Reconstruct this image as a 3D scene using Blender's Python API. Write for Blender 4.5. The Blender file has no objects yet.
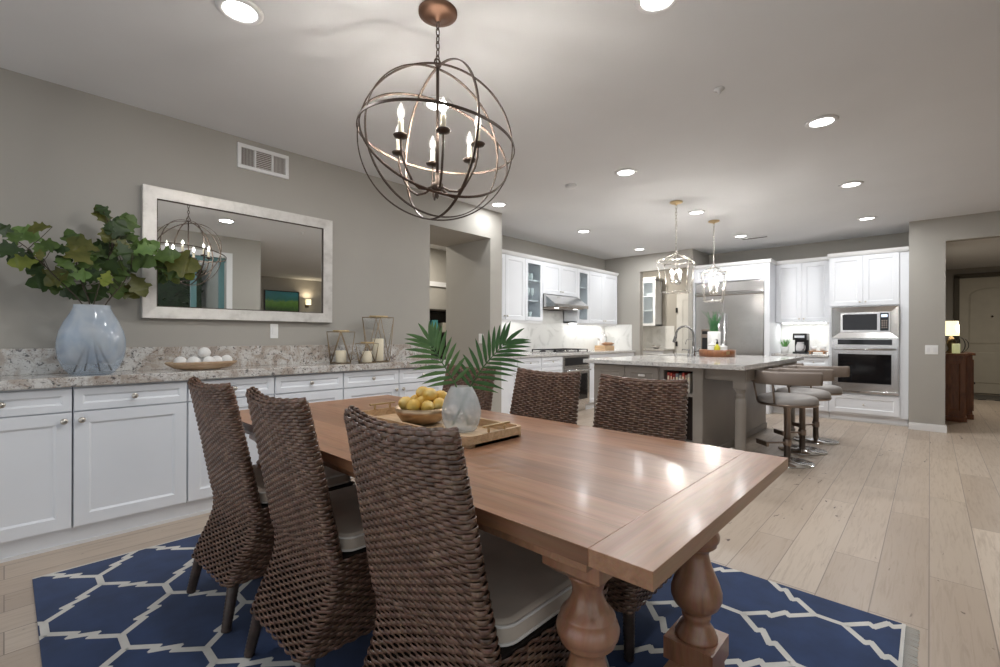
import bpy, math, random
from mathutils import Vector, Matrix
PI = math.pi
SC = bpy.context.scene
COL = SC.collection
V = Vector
rnd = random.Random(11)

# ------------------------------------------------------------------ mesh builder
class MB:
    def __init__(s):
        s.v = []; s.f = []; s.m = []; s.sm = []; s.T = None
    def add(s, vs, fs, m=0, smooth=False):
        b = len(s.v)
        for p in vs:
            p = V(p)
            if s.T is not None: p = s.T @ p
            s.v.append(p)
        for f in fs:
            s.f.append([b + i for i in f]); s.m.append(m); s.sm.append(smooth)
    def box(s, x0, y0, z0, x1, y1, z1, m=0):
        x0, x1 = min(x0, x1), max(x0, x1); y0, y1 = min(y0, y1), max(y0, y1); z0, z1 = min(z0, z1), max(z0, z1)
        vs = [(x0,y0,z0),(x1,y0,z0),(x1,y1,z0),(x0,y1,z0),(x0,y0,z1),(x1,y0,z1),(x1,y1,z1),(x0,y1,z1)]
        s.add(vs, [(0,3,2,1),(4,5,6,7),(0,1,5,4),(1,2,6,5),(2,3,7,6),(3,0,4,7)], m)
        return s
    def cbox(s, cx, cy, cz, sx, sy, sz, m=0):
        return s.box(cx-sx/2, cy-sy/2, cz-sz/2, cx+sx/2, cy+sy/2, cz+sz/2, m)
    def prism(s, poly, off, m=0, smooth=False):
        n = len(poly); off = V(off); a = [V(p) for p in poly]; b = [p + off for p in a]
        fs = [tuple(range(n))[::-1], tuple(range(n, 2*n))]
        fs += [(i, (i+1) % n, n+(i+1) % n, n+i) for i in range(n)]
        s.add(a + b, fs, m, smooth); return s
    def tube(s, pts, r, seg=8, closed=False, cap=True, m=0, flat=1.0, up=None):
        pts = [V(p) for p in pts]; n = len(pts)
        rs = r if isinstance(r, (list, tuple)) else [r]*n
        vs = []; prev = None
        for i in range(n):
            if closed: t = pts[(i+1) % n] - pts[i-1]
            else: t = pts[min(i+1, n-1)] - pts[max(i-1, 0)]
            if t.length < 1e-9: t = V((0,0,1))
            t.normalize()
            ref = V(up) if up else (prev if prev is not None else (V((0,0,1)) if abs(t.z) < .9 else V((1,0,0))))
            nx = ref - t*ref.dot(t)
            if nx.length < 1e-6: nx = V((1,0,0)) - t*t.x
            nx.normalize(); ny = t.cross(nx); prev = nx
            for k in range(seg):
                a = 2*PI*k/seg
                vs.append(pts[i] + nx*(math.cos(a)*rs[i]) + ny*(math.sin(a)*rs[i]*flat))
        fs = []
        for i in range(n if closed else n-1):
            j = (i+1) % n
            for k in range(seg):
                l = (k+1) % seg
                fs.append((i*seg+k, i*seg+l, j*seg+l, j*seg+k))
        if cap and not closed:
            fs.append(tuple(range(seg))[::-1]); fs.append(tuple((n-1)*seg+k for k in range(seg)))
        s.add(vs, fs, m, seg > 4); return s
    def lathe(s, prof, o=(0,0,0), axis=(0,0,1), seg=24, m=0, sx=1.0, sy=1.0, smooth=True, opentop=False):
        o = V(o); ax = V(axis).normalized()
        e1 = V((1,0,0)) if abs(ax.x) < .9 else V((0,1,0))
        e1 = (e1 - ax*e1.dot(ax)).normalized(); e2 = ax.cross(e1)
        vs = []; n = len(prof)
        for r, z in prof:
            for k in range(seg):
                a = 2*PI*k/seg
                vs.append(o + ax*z + e1*(math.cos(a)*r*sx) + e2*(math.sin(a)*r*sy))
        fs = []
        for i in range(n-1):
            for k in range(seg):
                l = (k+1) % seg
                fs.append((i*seg+k, i*seg+l, (i+1)*seg+l, (i+1)*seg+k))
        if prof[0][0] > 1e-5: fs.append(tuple(range(seg))[::-1])
        if prof[-1][0] > 1e-5 and not opentop: fs.append(tuple((n-1)*seg+k for k in range(seg)))
        s.add(vs, fs, m, smooth); return s
    def ball(s, c, r, seg=16, rings=10, sc=(1,1,1), m=0):
        c = V(c); vs = []; fs = []
        for i in range(rings+1):
            th = PI*i/rings
            for k in range(seg):
                a = 2*PI*k/seg
                vs.append(c + V((r*sc[0]*math.sin(th)*math.cos(a), r*sc[1]*math.sin(th)*math.sin(a), r*sc[2]*math.cos(th))))
        for i in range(rings):
            for k in range(seg):
                l = (k+1) % seg
                fs.append((i*seg+k, (i+1)*seg+k, (i+1)*seg+l, i*seg+l))
        s.add(vs, fs, m, True); return s
    def rbox(s, cx, cy, z0, z1, w, d, r, seg=5, m=0, top_r=0.0, smooth=False):
        """vertical slab with rounded plan corners; optional rounded top and bottom edge"""
        def ring(ins):
            out = []
            rr = max(r - ins, .001)
            for q, (ax, ay) in enumerate(((1,1),(-1,1),(-1,-1),(1,-1))):
                for k in range(seg+1):
                    a = q*PI/2 + PI/2*k/seg
                    out.append((cx + ax*(w/2-r) + rr*math.cos(a), cy + ay*(d/2-r) + rr*math.sin(a)))
            return out
        lv = []
        if top_r > 0:
            for k in range(4):
                a = PI/2*k/3
                lv.append((z0 + top_r*(1-math.sin(a)), top_r*(1-math.cos(a))))
            lv = lv[::-1]
            lv = [(z0 + top_r*(1-math.cos(PI/2*k/3)), top_r*(1-math.sin(PI/2*k/3))) for k in range(4)]
            lv += [(z1 - top_r*(1-math.sin(PI/2*k/3)), top_r*(1-math.cos(PI/2*k/3))) for k in range(4)]
        else: lv = [(z0, 0), (z1, 0)]
        vs = []; n = 4*(seg+1)
        for z, ins in lv:
            vs += [(x, y, z) for x, y in ring(ins)]
        fs = []
        for i in range(len(lv)-1):
            for k in range(n):
                l = (k+1) % n
                fs.append((i*n+k, i*n+l, (i+1)*n+l, (i+1)*n+k))
        s.add(vs, fs, m, smooth or top_r > 0)
        b = len(s.v) - len(vs)
        s.f.append([b+k for k in range(n)][::-1]); s.m.append(m); s.sm.append(False)
        s.f.append([b+(len(lv)-1)*n+k for k in range(n)]); s.m.append(m); s.sm.append(False)
        return s
    def shaker(s, o, u, v, w, h, t=.02, rail=.06, dep=.009, bev=.012, m=0, mp=None, hole=False):
        """framed door: o lower-left back corner, u right, v up, normal = u x v"""
        o = V(o); u = V(u); v = V(v); n = u.cross(v)
        P = lambda a, b, c: o + u*a + v*b + n*c
        rx = min(rail, w*.32); ry = min(rail, h*.32)
        A = [P(0,0,0), P(w,0,0), P(w,h,0), P(0,h,0)]
        B = [P(0,0,t), P(w,0,t), P(w,h,t), P(0,h,t)]
        C = [P(rx,ry,t), P(w-rx,ry,t), P(w-rx,h-ry,t), P(rx,h-ry,t)]
        D = [P(rx+bev,ry+bev,t-dep), P(w-rx-bev,ry+bev,t-dep), P(w-rx-bev,h-ry-bev,t-dep), P(rx+bev,h-ry-bev,t-dep)]
        if hole:
            D = [P(rx,ry,0), P(w-rx,ry,0), P(w-rx,h-ry,0), P(rx,h-ry,0)]
        vs = A + B + C + D
        fs = []
        for i in range(4):
            j = (i+1) % 4
            fs += [(i,j,4+j,4+i), (4+i,4+j,8+j,8+i), (8+i,8+j,12+j,12+i)]
            if hole: fs.append((12+i,12+j,j,i))
        s.add(vs, fs, m)
        if not hole:
            s.add([*A], [(3,2,1,0)], m); s.add([*D], [(0,1,2,3)], m if mp is None else mp)
        return s

# ------------------------------------------------------------------ objects
ORG = {}
def setp(o, label=None, cat=None, group=None, kind=None):
    if label: o['label'] = label
    if cat: o['category'] = cat
    if group: o['group'] = group
    if kind: o['kind'] = kind
    return o
def thing(name, label, cat, loc=(0,0,0), group=None):
    o = bpy.data.objects.new(name, None); COL.objects.link(o); o.location = loc; o.empty_display_size = .05
    ORG[o.name] = V(loc); return setp(o, label, cat, group)
def link(name, mb, mats, org, bevel=0, bseg=2):
    me = bpy.data.meshes.new(name)
    me.from_pydata([tuple(p - org) for p in mb.v], [], mb.f); me.update()
    if not isinstance(mats, (list, tuple)): mats = [mats]
    for m in mats: me.materials.append(m)
    me.polygons.foreach_set('material_index', mb.m); me.polygons.foreach_set('use_smooth', mb.sm)
    o = bpy.data.objects.new(name, me); COL.objects.link(o)
    if bevel:
        b = o.modifiers.new('edge', 'BEVEL'); b.width = bevel; b.segments = bseg; b.limit_method = 'ANGLE'; b.angle_limit = math.radians(35)
    return o
def part(name, mb, mats, root, bevel=0, label=None, bseg=2):
    org = ORG[root.name]; o = link(name, mb, mats, org, bevel, bseg); o.parent = root; ORG[o.name] = org
    if label: o['label'] = label
    return o
def solo(name, mb, mats, label, cat, loc=(0,0,0), group=None, bevel=0, kind=None):
    o = link(name, mb, mats, V(loc), bevel); o.location = loc; ORG[o.name] = V(loc)
    return setp(o, label, cat, group, kind)
def struct(name, mb, mats, bevel=0):
    o = link(name, mb, mats, V((0,0,0)), bevel); o['kind'] = 'structure'; ORG[o.name] = V((0,0,0)); return o
def kids(o): return [c for c in bpy.data.objects if c.parent == o]
def copy_tree(o, parent=None, loc=None, rz=None, label=None):
    c = o.copy(); COL.objects.link(c)
    if parent is not None: c.parent = parent
    if loc is not None: c.location = loc
    if rz is not None: c.rotation_euler = (0, 0, rz)
    if label: c['label'] = label
    for ch in kids(o): copy_tree(ch, c)
    return c

# ------------------------------------------------------------------ materials
class NT:
    def __init__(s, name):
        s.mat = bpy.data.materials.new(name); s.mat.use_nodes = True
        s.t = s.mat.node_tree; s.n = s.t.nodes; s.b = s.n['Principled BSDF']; s.out = s.n['Material Output']
    def new(s, typ, **kw):
        n = s.n.new(typ)
        for k, v in kw.items():
            if k.startswith('i_'):
                key = k[2:].replace('_', ' ')
                n.inputs[key].default_value = v
            else: setattr(n, k, v)
        return n
    def ln(s, a, b): s.t.links.new(a, b)
    def coord(s, scale=(1,1,1), rot=(0,0,0), kind='Object'):
        tc = s.new('ShaderNodeTexCoord'); mp = s.new('ShaderNodeMapping')
        mp.inputs['Scale'].default_value = scale; mp.inputs['Rotation'].default_value = rot
        s.ln(tc.outputs[kind], mp.inputs['Vector']); return mp.outputs['Vector']
    def noise(s, vec, scale, detail=4, rough=.5, dist=0):
        n = s.new('ShaderNodeTexNoise'); n.inputs['Scale'].default_value = scale; n.inputs['Detail'].default_value = detail
        n.inputs['Roughness'].default_value = rough; n.inputs['Distortion'].default_value = dist
        s.ln(vec, n.inputs['Vector']); return n
    def ramp(s, fac, stops, interp='LINEAR'):
        r = s.new('ShaderNodeValToRGB'); r.color_ramp.interpolation = interp
        el = r.color_ramp.elements
        while len(el) < len(stops): el.new(.5)
        for e, (p, c) in zip(el, stops):
            e.position = p; e.color = (*c, 1) if len(c) == 3 else c
        s.ln(fac, r.inputs['Fac']); return r.outputs['Color']
    def mix(s, fac, a, b, typ='MIX'):
        m = s.new('ShaderNodeMix', data_type='RGBA', blend_type=typ)
        for sock, v in ((m.inputs[0], fac), (m.inputs[6], a), (m.inputs[7], b)):
            if hasattr(v, 'links'): s.ln(v, sock)
            elif isinstance(v, (int, float)): sock.default_value = v
            else: sock.default_value = (*v, 1) if len(v) == 3 else v
        return m.outputs[2]
    def bump(s, h, strength=.3, dist=.01):
        b = s.new('ShaderNodeBump'); b.inputs['Strength'].default_value = strength; b.inputs['Distance'].default_value = dist
        s.ln(h, b.inputs['Height']); s.ln(b.outputs['Normal'], s.b.inputs['Normal'])
    def set(s, **kw):
        for k, v in kw.items():
            k = {'base':'Base Color','rough':'Roughness','metal':'Metallic','spec':'Specular IOR Level','trans':'Transmission Weight','coat':'Coat Weight','ior':'IOR','sheen':'Sheen Weight','emit':'Emission Color','estr':'Emission Strength','alpha':'Alpha','aniso':'Anisotropic', 'coatr':'Coat Roughness'}[k]
            sk = s.b.inputs[k]
            if hasattr(v, 'links'): s.ln(v, sk)
            elif isinstance(v, (int, float)): sk.default_value = v
            else: sk.default_value = (*v, 1)
        return s.mat

def paint(name, c, rough=.55, var=.04, sc=6, spec=.35):
    t = NT(name); n = t.noise(t.coord(), sc, 3)
    a = tuple(max(0, x*(1-var)) for x in c); b = tuple(min(1, x*(1+var)) for x in c)
    return t.set(base=t.ramp(n.outputs['Fac'], [(.3, a), (.7, b)]), rough=rough, spec=spec)
def metal(name, c, rough=.3, sc=40):
    t = NT(name); n = t.noise(t.coord(), sc, 3)
    r = t.new('ShaderNodeMapRange'); r.inputs['To Min'].default_value = max(.02, rough-.05); r.inputs['To Max'].default_value = rough+.07
    t.ln(n.outputs['Fac'], r.inputs['Value'])
    return t.set(base=c, metal=1.0, rough=r.outputs['Result'])
def glow(name, c, strength):
    t = NT(name); return t.set(base=(.9,.9,.9), emit=c, estr=strength, rough=.5)
def clear_glass(name, tint=(1,1,1), refl=.08, rough=0.0):
    t = NT(name); tr = t.new('ShaderNodeBsdfTransparent'); tr.inputs['Color'].default_value = (*tint, 1)
    gl = t.new('ShaderNodeBsdfGlossy'); gl.inputs['Roughness'].default_value = rough
    lw = t.new('ShaderNodeLayerWeight'); lw.inputs['Blend'].default_value = .5
    pw = t.new('ShaderNodeMath', operation='POWER'); t.ln(lw.outputs['Facing'], pw.inputs[0]); pw.inputs[1].default_value = 5
    ad = t.new('ShaderNodeMath', operation='MULTIPLY_ADD'); t.ln(pw.outputs[0], ad.inputs[0]); ad.inputs[1].default_value = .75; ad.inputs[2].default_value = .035
    mx = t.new('ShaderNodeMixShader'); t.ln(ad.outputs[0], mx.inputs[0]); t.ln(tr.outputs[0], mx.inputs[1]); t.ln(gl.outputs[0], mx.inputs[2])
    t.ln(mx.outputs[0], t.out.inputs['Surface']); return t.mat
def milky(name, col_node, clear=.3, rough=.12, coat=.6, grad=None):
    """frosted art glass: mostly milky body, partly see-through"""
    t = NT(name)
    c = col_node(t)
    t.set(rough=rough, coat=coat, coatr=.05); t.ln(c, t.b.inputs['Base Color'])
    tr = t.new('ShaderNodeBsdfTransparent'); tr.inputs['Color'].default_value = (.9,.95,1,1)
    tl = t.new('ShaderNodeBsdfTranslucent'); t.ln(c, tl.inputs['Color'])
    m0 = t.new('ShaderNodeMixShader'); m0.inputs[0].default_value = .25; t.ln(t.b.outputs[0], m0.inputs[1]); t.ln(tl.outputs[0], m0.inputs[2])
    mx = t.new('ShaderNodeMixShader'); mx.inputs[0].default_value = clear
    if grad:
        sz = t.new('ShaderNodeSeparateXYZ'); t.ln(t.coord(), sz.inputs[0]); mr = t.new('ShaderNodeMapRange')
        for k_, v_ in zip(('From Min','From Max','To Min','To Max'), grad): mr.inputs[k_].default_value = v_
        t.ln(sz.outputs['Z'], mr.inputs['Value']); t.ln(mr.outputs['Result'], mx.inputs[0])
    t.ln(m0.outputs[0], mx.inputs[1]); t.ln(tr.outputs[0], mx.inputs[2]); t.ln(mx.outputs[0], t.out.inputs['Surface']); return t.mat

M = {}
M['wall'] = paint('greige_wall_paint', (.388,.370,.335), .6, .02, 2, .25)
M['ceil'] = paint('ceiling_paint', (.735,.74,.75), .8, .015, 2, .15)
M['white'] = paint('white_lacquer', (.79,.81,.845), .35, .012, 3, .4)
M['trim'] = paint('white_trim_paint', (.74,.74,.74), .4, .012, 3, .4)
M['taupe'] = paint('taupe_island_paint', (.275,.25,.225), .36, .05, 5, .4)
M['dark'] = paint('black_plastic', (.016,.016,.018), .35, .1, 8)
M['blackglass'] = paint('black_oven_glass', (.008,.008,.009), .06, .1, 8, .5)
M['stoolback'] = paint('taupe_stool_leather', (.27,.225,.195), .4, .04)
M['faucet'] = metal('brushed_faucet_steel', (.27,.265,.26), .25)
M['dark_int'] = paint('dark_shadow_gap', (.05,.045,.04), .7)
M['steel'] = None
M['chrome'] = metal('chrome', (.72,.72,.72), .12)
M['nickel'] = metal('brushed_nickel', (.62,.58,.52), .28)
M['brass'] = metal('aged_brass', (.62,.47,.27), .32)
M['bronze'] = metal('oil_rubbed_bronze', (.095,.072,.060), .45)
M['lit_copper'] = metal('lit_copper_bronze', (.25,.145,.10), .45)  # chandelier canopy: bronze lightened, its colour carries the light from below
M['gold'] = metal('gold_hammered', (.58,.42,.27), .36)
M['silverleaf'] = metal('champagne_silver', (.66,.63,.57), .26)
M['glass'] = clear_glass('clear_glass')
M['pane'] = clear_glass('greenish_pane', (.95,.975,.98))
M['cream'] = paint('candle_wax', (.85,.76,.58), .45, .03)
M['porcelain'] = paint('white_porcelain', (.82,.82,.81), .18, .01)
M['lens'] = glow('lit_lamp_lens', (1,.98,.96), 9.0)
def bulb_glass(name, c, e):
    t = NT(name); tr = t.new('ShaderNodeBsdfTransparent'); em = t.new('ShaderNodeEmission'); em.inputs['Color'].default_value = (*c, 1); em.inputs['Strength'].default_value = e
    ad = t.new('ShaderNodeAddShader'); t.ln(tr.outputs[0], ad.inputs[0]); t.ln(em.outputs[0], ad.inputs[1]); t.ln(ad.outputs[0], t.out.inputs['Surface']); return t.mat
M['bulb'] = bulb_glass('glowing_candle_bulb_glass', (1,.95,.88), .7)
M['filament'] = glow('hot_filament', (1,.94,.86), 3000.0)
M['filament2'] = glow('hot_pendant_filament', (1,.94,.86), 3400.0)
M['shade'] = glow('lit_lamp_shade', (1,.83,.5), 1.5)
M['strip'] = glow('lit_undercabinet_strip', (1,.99,.95), 7.0)

def steel():
    t = NT('brushed_stainless'); n = t.noise(t.coord((1,1,1)), 3, 2)
    n2 = t.noise(t.coord((2,2,220)), 6, 2)
    t.bump(n2.outputs['Fac'], .03, .002)
    return t.set(base=t.ramp(n.outputs['Fac'], [(.3,(.60,.59,.58)),(.7,(.70,.69,.68))]), metal=1.0, rough=.22)
M['steel'] = steel()

def granite(name, dark, tone, k=1.0):
    t = NT(name); vec = t.coord((1,1,1))
    n1 = t.noise(vec, 8, 8, .65, 1.0); n2 = t.noise(vec, 42, 6, .7, .5); n3 = t.noise(vec, 21, 5, .62, 1.8); n4 = t.noise(vec, 90, 3, .6)
    c = t.ramp(n1.outputs['Fac'], [(.30, tuple(x*.8 for x in tone)), (.44, tone), (.54, (.60,.585,.56)), (.72, (.70,.69,.67))])
    c = t.mix(t.ramp(n3.outputs['Fac'], [(.34,(.8*k,.8*k,.8*k)),(.42,(0,0,0))]), c, (.20,.13,.10))
    c = t.mix(t.ramp(n2.outputs['Fac'], [(.37,(1,1,1)),(.44,(0,0,0))]), c, dark)
    c = t.mix(t.ramp(n4.outputs['Fac'], [(.30,(.7,.7,.7)),(.40,(0,0,0))]), c, (.12,.11,.11))
    v = t.new('ShaderNodeTexVoronoi', feature='DISTANCE_TO_EDGE'); v.inputs['Scale'].default_value = 13
    nn = t.noise(vec, 9, 4); vv = t.mix(.3, vec, nn.outputs['Color'], 'ADD'); t.ln(vv, v.inputs['Vector'])
    c = t.mix(t.ramp(v.outputs['Distance'], [(.0,(.5*k,.5*k,.5*k)),(.045,(0,0,0))]), c, (.30,.25,.22))
    return t.set(base=c, rough=.13, spec=.5)
M['granite'] = granite('speckled_granite', (.10,.095,.095), (.44,.385,.335))
M['granite2'] = granite('pale_granite', (.30,.29,.29), (.55,.54,.53), .55)

def floor_mat():
    t = NT('oak_plank_floor'); vec = t.coord()
    br = t.new('ShaderNodeTexBrick'); br.offset = .37; br.offset_frequency = 2; br.squash = 1
    for k, v in (('Scale',1.0),('Mortar Size',.0022),('Mortar Smooth',.1),('Bias',0.0),('Brick Width',1.55),('Row Height',.19)): br.inputs[k].default_value = v
    br.inputs['Color1'].default_value = (0,0,0,1); br.inputs['Color2'].default_value = (1,1,1,1); br.inputs['Mortar'].default_value = (.5,.5,.5,1)
    t.ln(vec, br.inputs['Vector'])
    base = t.ramp(br.outputs['Color'], [(0,(.41,.325,.255)),(.35,(.53,.435,.35)),(.65,(.46,.375,.30)),(1,(.59,.495,.405))])
    # every plank gets its own slice of the grain
    sh = t.new('ShaderNodeVectorMath', operation='MULTIPLY_ADD'); t.ln(br.outputs['Color'], sh.inputs[0]); sh.inputs[1].default_value = (7,3,5); t.ln(vec, sh.inputs[2])
    mp = t.new('ShaderNodeMapping'); mp.inputs['Scale'].default_value = (1.6, 22, 1); t.ln(sh.outputs[0], mp.inputs['Vector'])
    g = t.noise(mp.outputs['Vector'], 2.4, 7, .62, .8)
    c = t.mix(t.ramp(g.outputs['Fac'], [(.28,(.55,.55,.55)),(.5,(0,0,0))]), base, (.33,.25,.19))
    mp2 = t.new('ShaderNodeMapping'); mp2.inputs['Scale'].default_value = (3.2, 9, 1); t.ln(sh.outputs[0], mp2.inputs['Vector'])
    k = t.noise(mp2.outputs['Vector'], 1.5, 3, .5, 1.6)
    c = t.mix(t.ramp(k.outputs['Fac'], [(.27,(1,1,1)),(.30,(0,0,0))]), c, (.10,.07,.055))
    mp3 = t.new('ShaderNodeMapping'); mp3.inputs['Scale'].default_value = (1.1, 26, 1); t.ln(sh.outputs[0], mp3.inputs['Vector'])
    k3 = t.noise(mp3.outputs['Vector'], 1.2, 4, .6, 2.5)
    c = t.mix(t.ramp(k3.outputs['Fac'], [(.225,(.75,.75,.75)),(.25,(0,0,0))]), c, (.15,.11,.09))
    c = t.mix(br.outputs['Fac'], c, (.25,.20,.165))
    t.bump(br.outputs['Fac'], -.25, .003)
    return t.set(base=c, rough=t.ramp(g.outputs['Fac'], [(.3,(.42,.42,.42)),(.7,(.30,.30,.30))]), spec=.4)
M['floor'] = floor_mat()

def wood(name, c1, c2, dark, sc=(14,1.2,14), rough=.3, coat=0, rep=None):
    t = NT(name); vec = t.coord(sc); n = t.noise(vec, 2.2, 7, .6, 1.0)
    n2 = t.noise(t.coord(tuple(x*2.5 for x in sc)), 4, 4)
    c = t.ramp(n.outputs['Fac'], [(.28, dark), (.45, c1), (.7, c2)])
    c = t.mix(.25, c, n2.outputs['Color'], 'SOFT_LIGHT')
    if rep:
        br = t.new('ShaderNodeTexBrick'); br.offset = 0
        for k, v in (('Scale',1.0),('Mortar Size',.0008),('Mortar Smooth',.2),('Brick Width',rep),('Row Height',9.0)): br.inputs[k].default_value = v
        br.inputs['Color1'].default_value = (.78,.75,.72,1); br.inputs['Color2'].default_value = (1.12,1.1,1.08,1); br.inputs['Mortar'].default_value = (.55,.5,.45,1)
        t.ln(t.coord(), br.inputs['Vector']); c = t.mix(1.0, c, br.outputs['Color'], 'MULTIPLY')
    return t.set(base=c, rough=rough, coat=coat, coatr=.12)
M['table'] = wood('cherry_table_wood', (.31,.155,.085), (.385,.205,.12), (.215,.10,.055), (12,.9,12), .33, .08, .125)
M['table_v'] = wood('cherry_turned_wood', (.30,.14,.078), (.37,.185,.11), (.20,.088,.05), (8,8,1.2), .3, .2)
M['table_x'] = wood('cherry_cross_wood', (.31,.155,.085), (.385,.205,.12), (.215,.10,.055), (.9,12,12), .33, .08)
M['oakwood'] = wood('pale_oak_tray', (.50,.33,.185), (.62,.44,.27), (.36,.22,.12), (22,2,22), .5)
M['bowlwood'] = wood('pale_dough_bowl_wood', (.42,.29,.18), (.55,.41,.28), (.30,.19,.11), (3,20,20), .55)
M['walnut'] = wood('reddish_walnut', (.20,.075,.03), (.27,.11,.045), (.10,.035,.015), (9,9,1.5), .3)
M['rollwood'] = wood('brown_rolling_wood', (.38,.20,.10), (.46,.26,.14), (.25,.12,.06), (3,18,18), .45)

def wicker(name, c1, c2, c3):
    t = NT(name); vec = t.coord(); n = t.noise(vec, 28, 4, .6); n2 = t.noise(t.coord((1,1,6)), 40, 3)
    c = t.ramp(n.outputs['Fac'], [(.3, c1), (.5, c2), (.72, c3)])
    c = t.mix(.35, c, n2.outputs['Color'], 'SOFT_LIGHT')
    return t.set(base=c, rough=.33, spec=.6)
M['wicker'] = wicker('brown_wicker_strand', (.066,.033,.021), (.128,.069,.045), (.24,.145,.10))
M['wicker_leg'] = wicker('wicker_leg_wrap', (.03,.02,.016), (.05,.034,.027), (.08,.055,.045))
M['wicker_core'] = paint('wicker_core', (.022,.014,.011), .8)
def cloth(name, c, sc=260, var=.12):
    t = NT(name); vec = t.coord(); n = t.noise(vec, 9, 4); w = t.noise(vec, sc, 2)
    a = tuple(x*(1-var) for x in c); b = tuple(min(1, x*(1+var)) for x in c)
    t.bump(w.outputs['Fac'], .15, .001)
    return t.set(base=t.ramp(n.outputs['Fac'], [(.3, a), (.7, b)]), rough=.85, sheen=.15, spec=.2)
M['cushion'] = cloth('oatmeal_cushion_cloth', (.50,.41,.335))
M['piping'] = cloth('pale_piping_cloth', (.66,.60,.55))
M['navy'] = cloth('navy_flatweave', (.019,.040,.110), 320, .2)
M['ivory'] = cloth('ivory_flatweave', (.62,.60,.56), 320, .08)
M['greyseat'] = paint('grey_seat_vinyl', (.35,.33,.315), .42, .03)
M['taupemetal'] = metal('taupe_metal', (.33,.27,.23), .35)

def leafmat(name, c1, c2):
    t = NT(name); n = t.noise(t.coord(), 22, 4); c = t.ramp(n.outputs['Fac'], [(.3, c1), (.7, c2)])
    t.set(base=c, rough=.42, spec=.4)
    tl = t.new('ShaderNodeBsdfTranslucent'); t.ln(c, tl.inputs['Color'])
    mx = t.new('ShaderNodeMixShader'); mx.inputs[0].default_value = .22
    t.ln(t.b.outputs[0], mx.inputs[1]); t.ln(tl.outputs[0], mx.inputs[2]); t.ln(mx.outputs[0], t.out.inputs['Surface']); return t.mat
M['leaf_d'] = leafmat('leaf_dark', (.022,.045,.012), (.048,.085,.024))
M['leaf_m'] = leafmat('leaf_mid', (.06,.105,.022), (.10,.165,.04))
M['leaf_l'] = leafmat('leaf_light', (.11,.20,.05), (.17,.28,.075))
M['leaf_o'] = leafmat('leaf_olive', (.075,.085,.015), (.14,.14,.03))
M['leaf_y'] = leafmat('leaf_yellow', (.16,.21,.03), (.26,.30,.05))
M['palm'] = leafmat('palm_green', (.035,.10,.03), (.07,.17,.05))
M['palm2'] = leafmat('palm_green_light', (.07,.155,.05), (.12,.23,.08))
M['fern'] = leafmat('fern_green', (.10,.30,.07), (.17,.42,.12))
M['stem'] = paint('brown_stem', (.06,.045,.03), .6)
M['lemon'] = None
def lemon():
    t = NT('lemon_skin'); vec = t.coord(); n = t.noise(vec, 14, 3); f = t.noise(vec, 160, 2)
    t.bump(f.outputs['Fac'], .2, .002)
    return t.set(base=t.ramp(n.outputs['Fac'], [(.3,(.66,.38,.055)),(.55,(.76,.50,.11)),(.8,(.80,.64,.30))]), rough=.42)
M['lemon'] = lemon()
def mottled_silver():
    t = NT('silver_leaf_frame'); vec = t.coord(); n = t.noise(vec, 11, 6, .65)
    return t.set(base=t.ramp(n.outputs['Fac'], [(.3,(.50,.48,.45)),(.5,(.63,.61,.58)),(.7,(.70,.68,.65))]), rough=.36, metal=.25)
M['frame'] = mottled_silver()
t_ = NT('mirror_silvering'); M['mirror'] = t_.set(base=(.86,.88,.87), metal=1.0, rough=.004)
def tile():
    t = NT('pale_marble_backsplash'); vec = t.coord()
    n = t.noise(vec, 2.2, 7, .6, 1.8)
    c = t.ramp(n.outputs['Fac'], [(.36,(.62,.62,.60)),(.45,(.75,.75,.73)),(.7,(.79,.79,.77))])
    return t.set(base=c, rough=.18)
M['tile'] = tile()
def puzzled_ball():
    t = NT('white_textured_ball'); v = t.new('ShaderNodeTexVoronoi'); v.inputs['Scale'].default_value = 190
    t.ln(t.coord(), v.inputs['Vector']); t.bump(v.outputs['Distance'], .6, .003); return t.set(base=(.80,.79,.77), rough=.7)
M['ball'] = puzzled_ball()
WORLD = 1.18; EXPO = 0.0
# ------------------------------------------------------------------ the setting
H_C = 2.66
m = MB(); m.box(-2.3,-.33,-.12, 15,7,0); m.box(2.7,-5,-.12, 15,-.33,0); struct('floor', m, M['floor'])
m = MB(); m.box(-2.3,-.33,H_C, 15,7,H_C+.12); m.box(2.68,-5,H_C, 15,-.33,H_C+.12); struct('ceiling', m, M['ceil'])
m = MB(); m.box(-2.3,3.8,0, 3.005,3.95,H_C); m.box(3.005,3.8,2.33, 3.906,4.6,H_C); m.box(3.906,3.8,0, 4.105,4.6,H_C)
struct('wall_left', m, M['wall'])
m = MB(); m.box(4.105,4.6,0, 8.02,4.72,H_C); struct('wall_cooktop', m, M['wall'])
m = MB(); m.box(8.68,.2,0, 8.8,2.93,H_C); struct('wall_back', m, M['wall'])
m = MB(); m.box(7.9,3.876,0, 8.02,4.6,H_C); m.box(7.9,3.0,2.36, 8.02,3.876,H_C); m.box(7.9,2.93,0, 8.8,3.0,H_C)
struct('wall_pantry', m, M['wall'])
m = MB(); m.box(9.48,2.9,0, 9.6,5.6,H_C); m.box(8.02,5.4,0, 9.48,5.52,H_C); m.box(8.8,2.88,0,9.48,3.0,H_C)
m.box(7.9,4.72,0,8.02,5.52,H_C); struct('wall_pantry_inner', m, M['wall'])
m = MB(); m.box(7.914,-.139,0, 8.05,.2,H_C); m.box(7.914,-1.7,2.369, 8.05,-.139,H_C); m.box(7.914,-5,0, 8.05,-1.7,H_C); m.box(8.05,.08,0,8.8,.2,H_C)
struct('wall_right', m, M['wall'])
m = MB(); m.box(8.05,-.139,0, 14,-.02,H_C); m.box(14,-2.4,0, 14.12,-.02,H_C); m.box(8.05,-2.4,0, 14,-2.28,H_C)
struct('wall_foyer', m, M['wall'])
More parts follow.
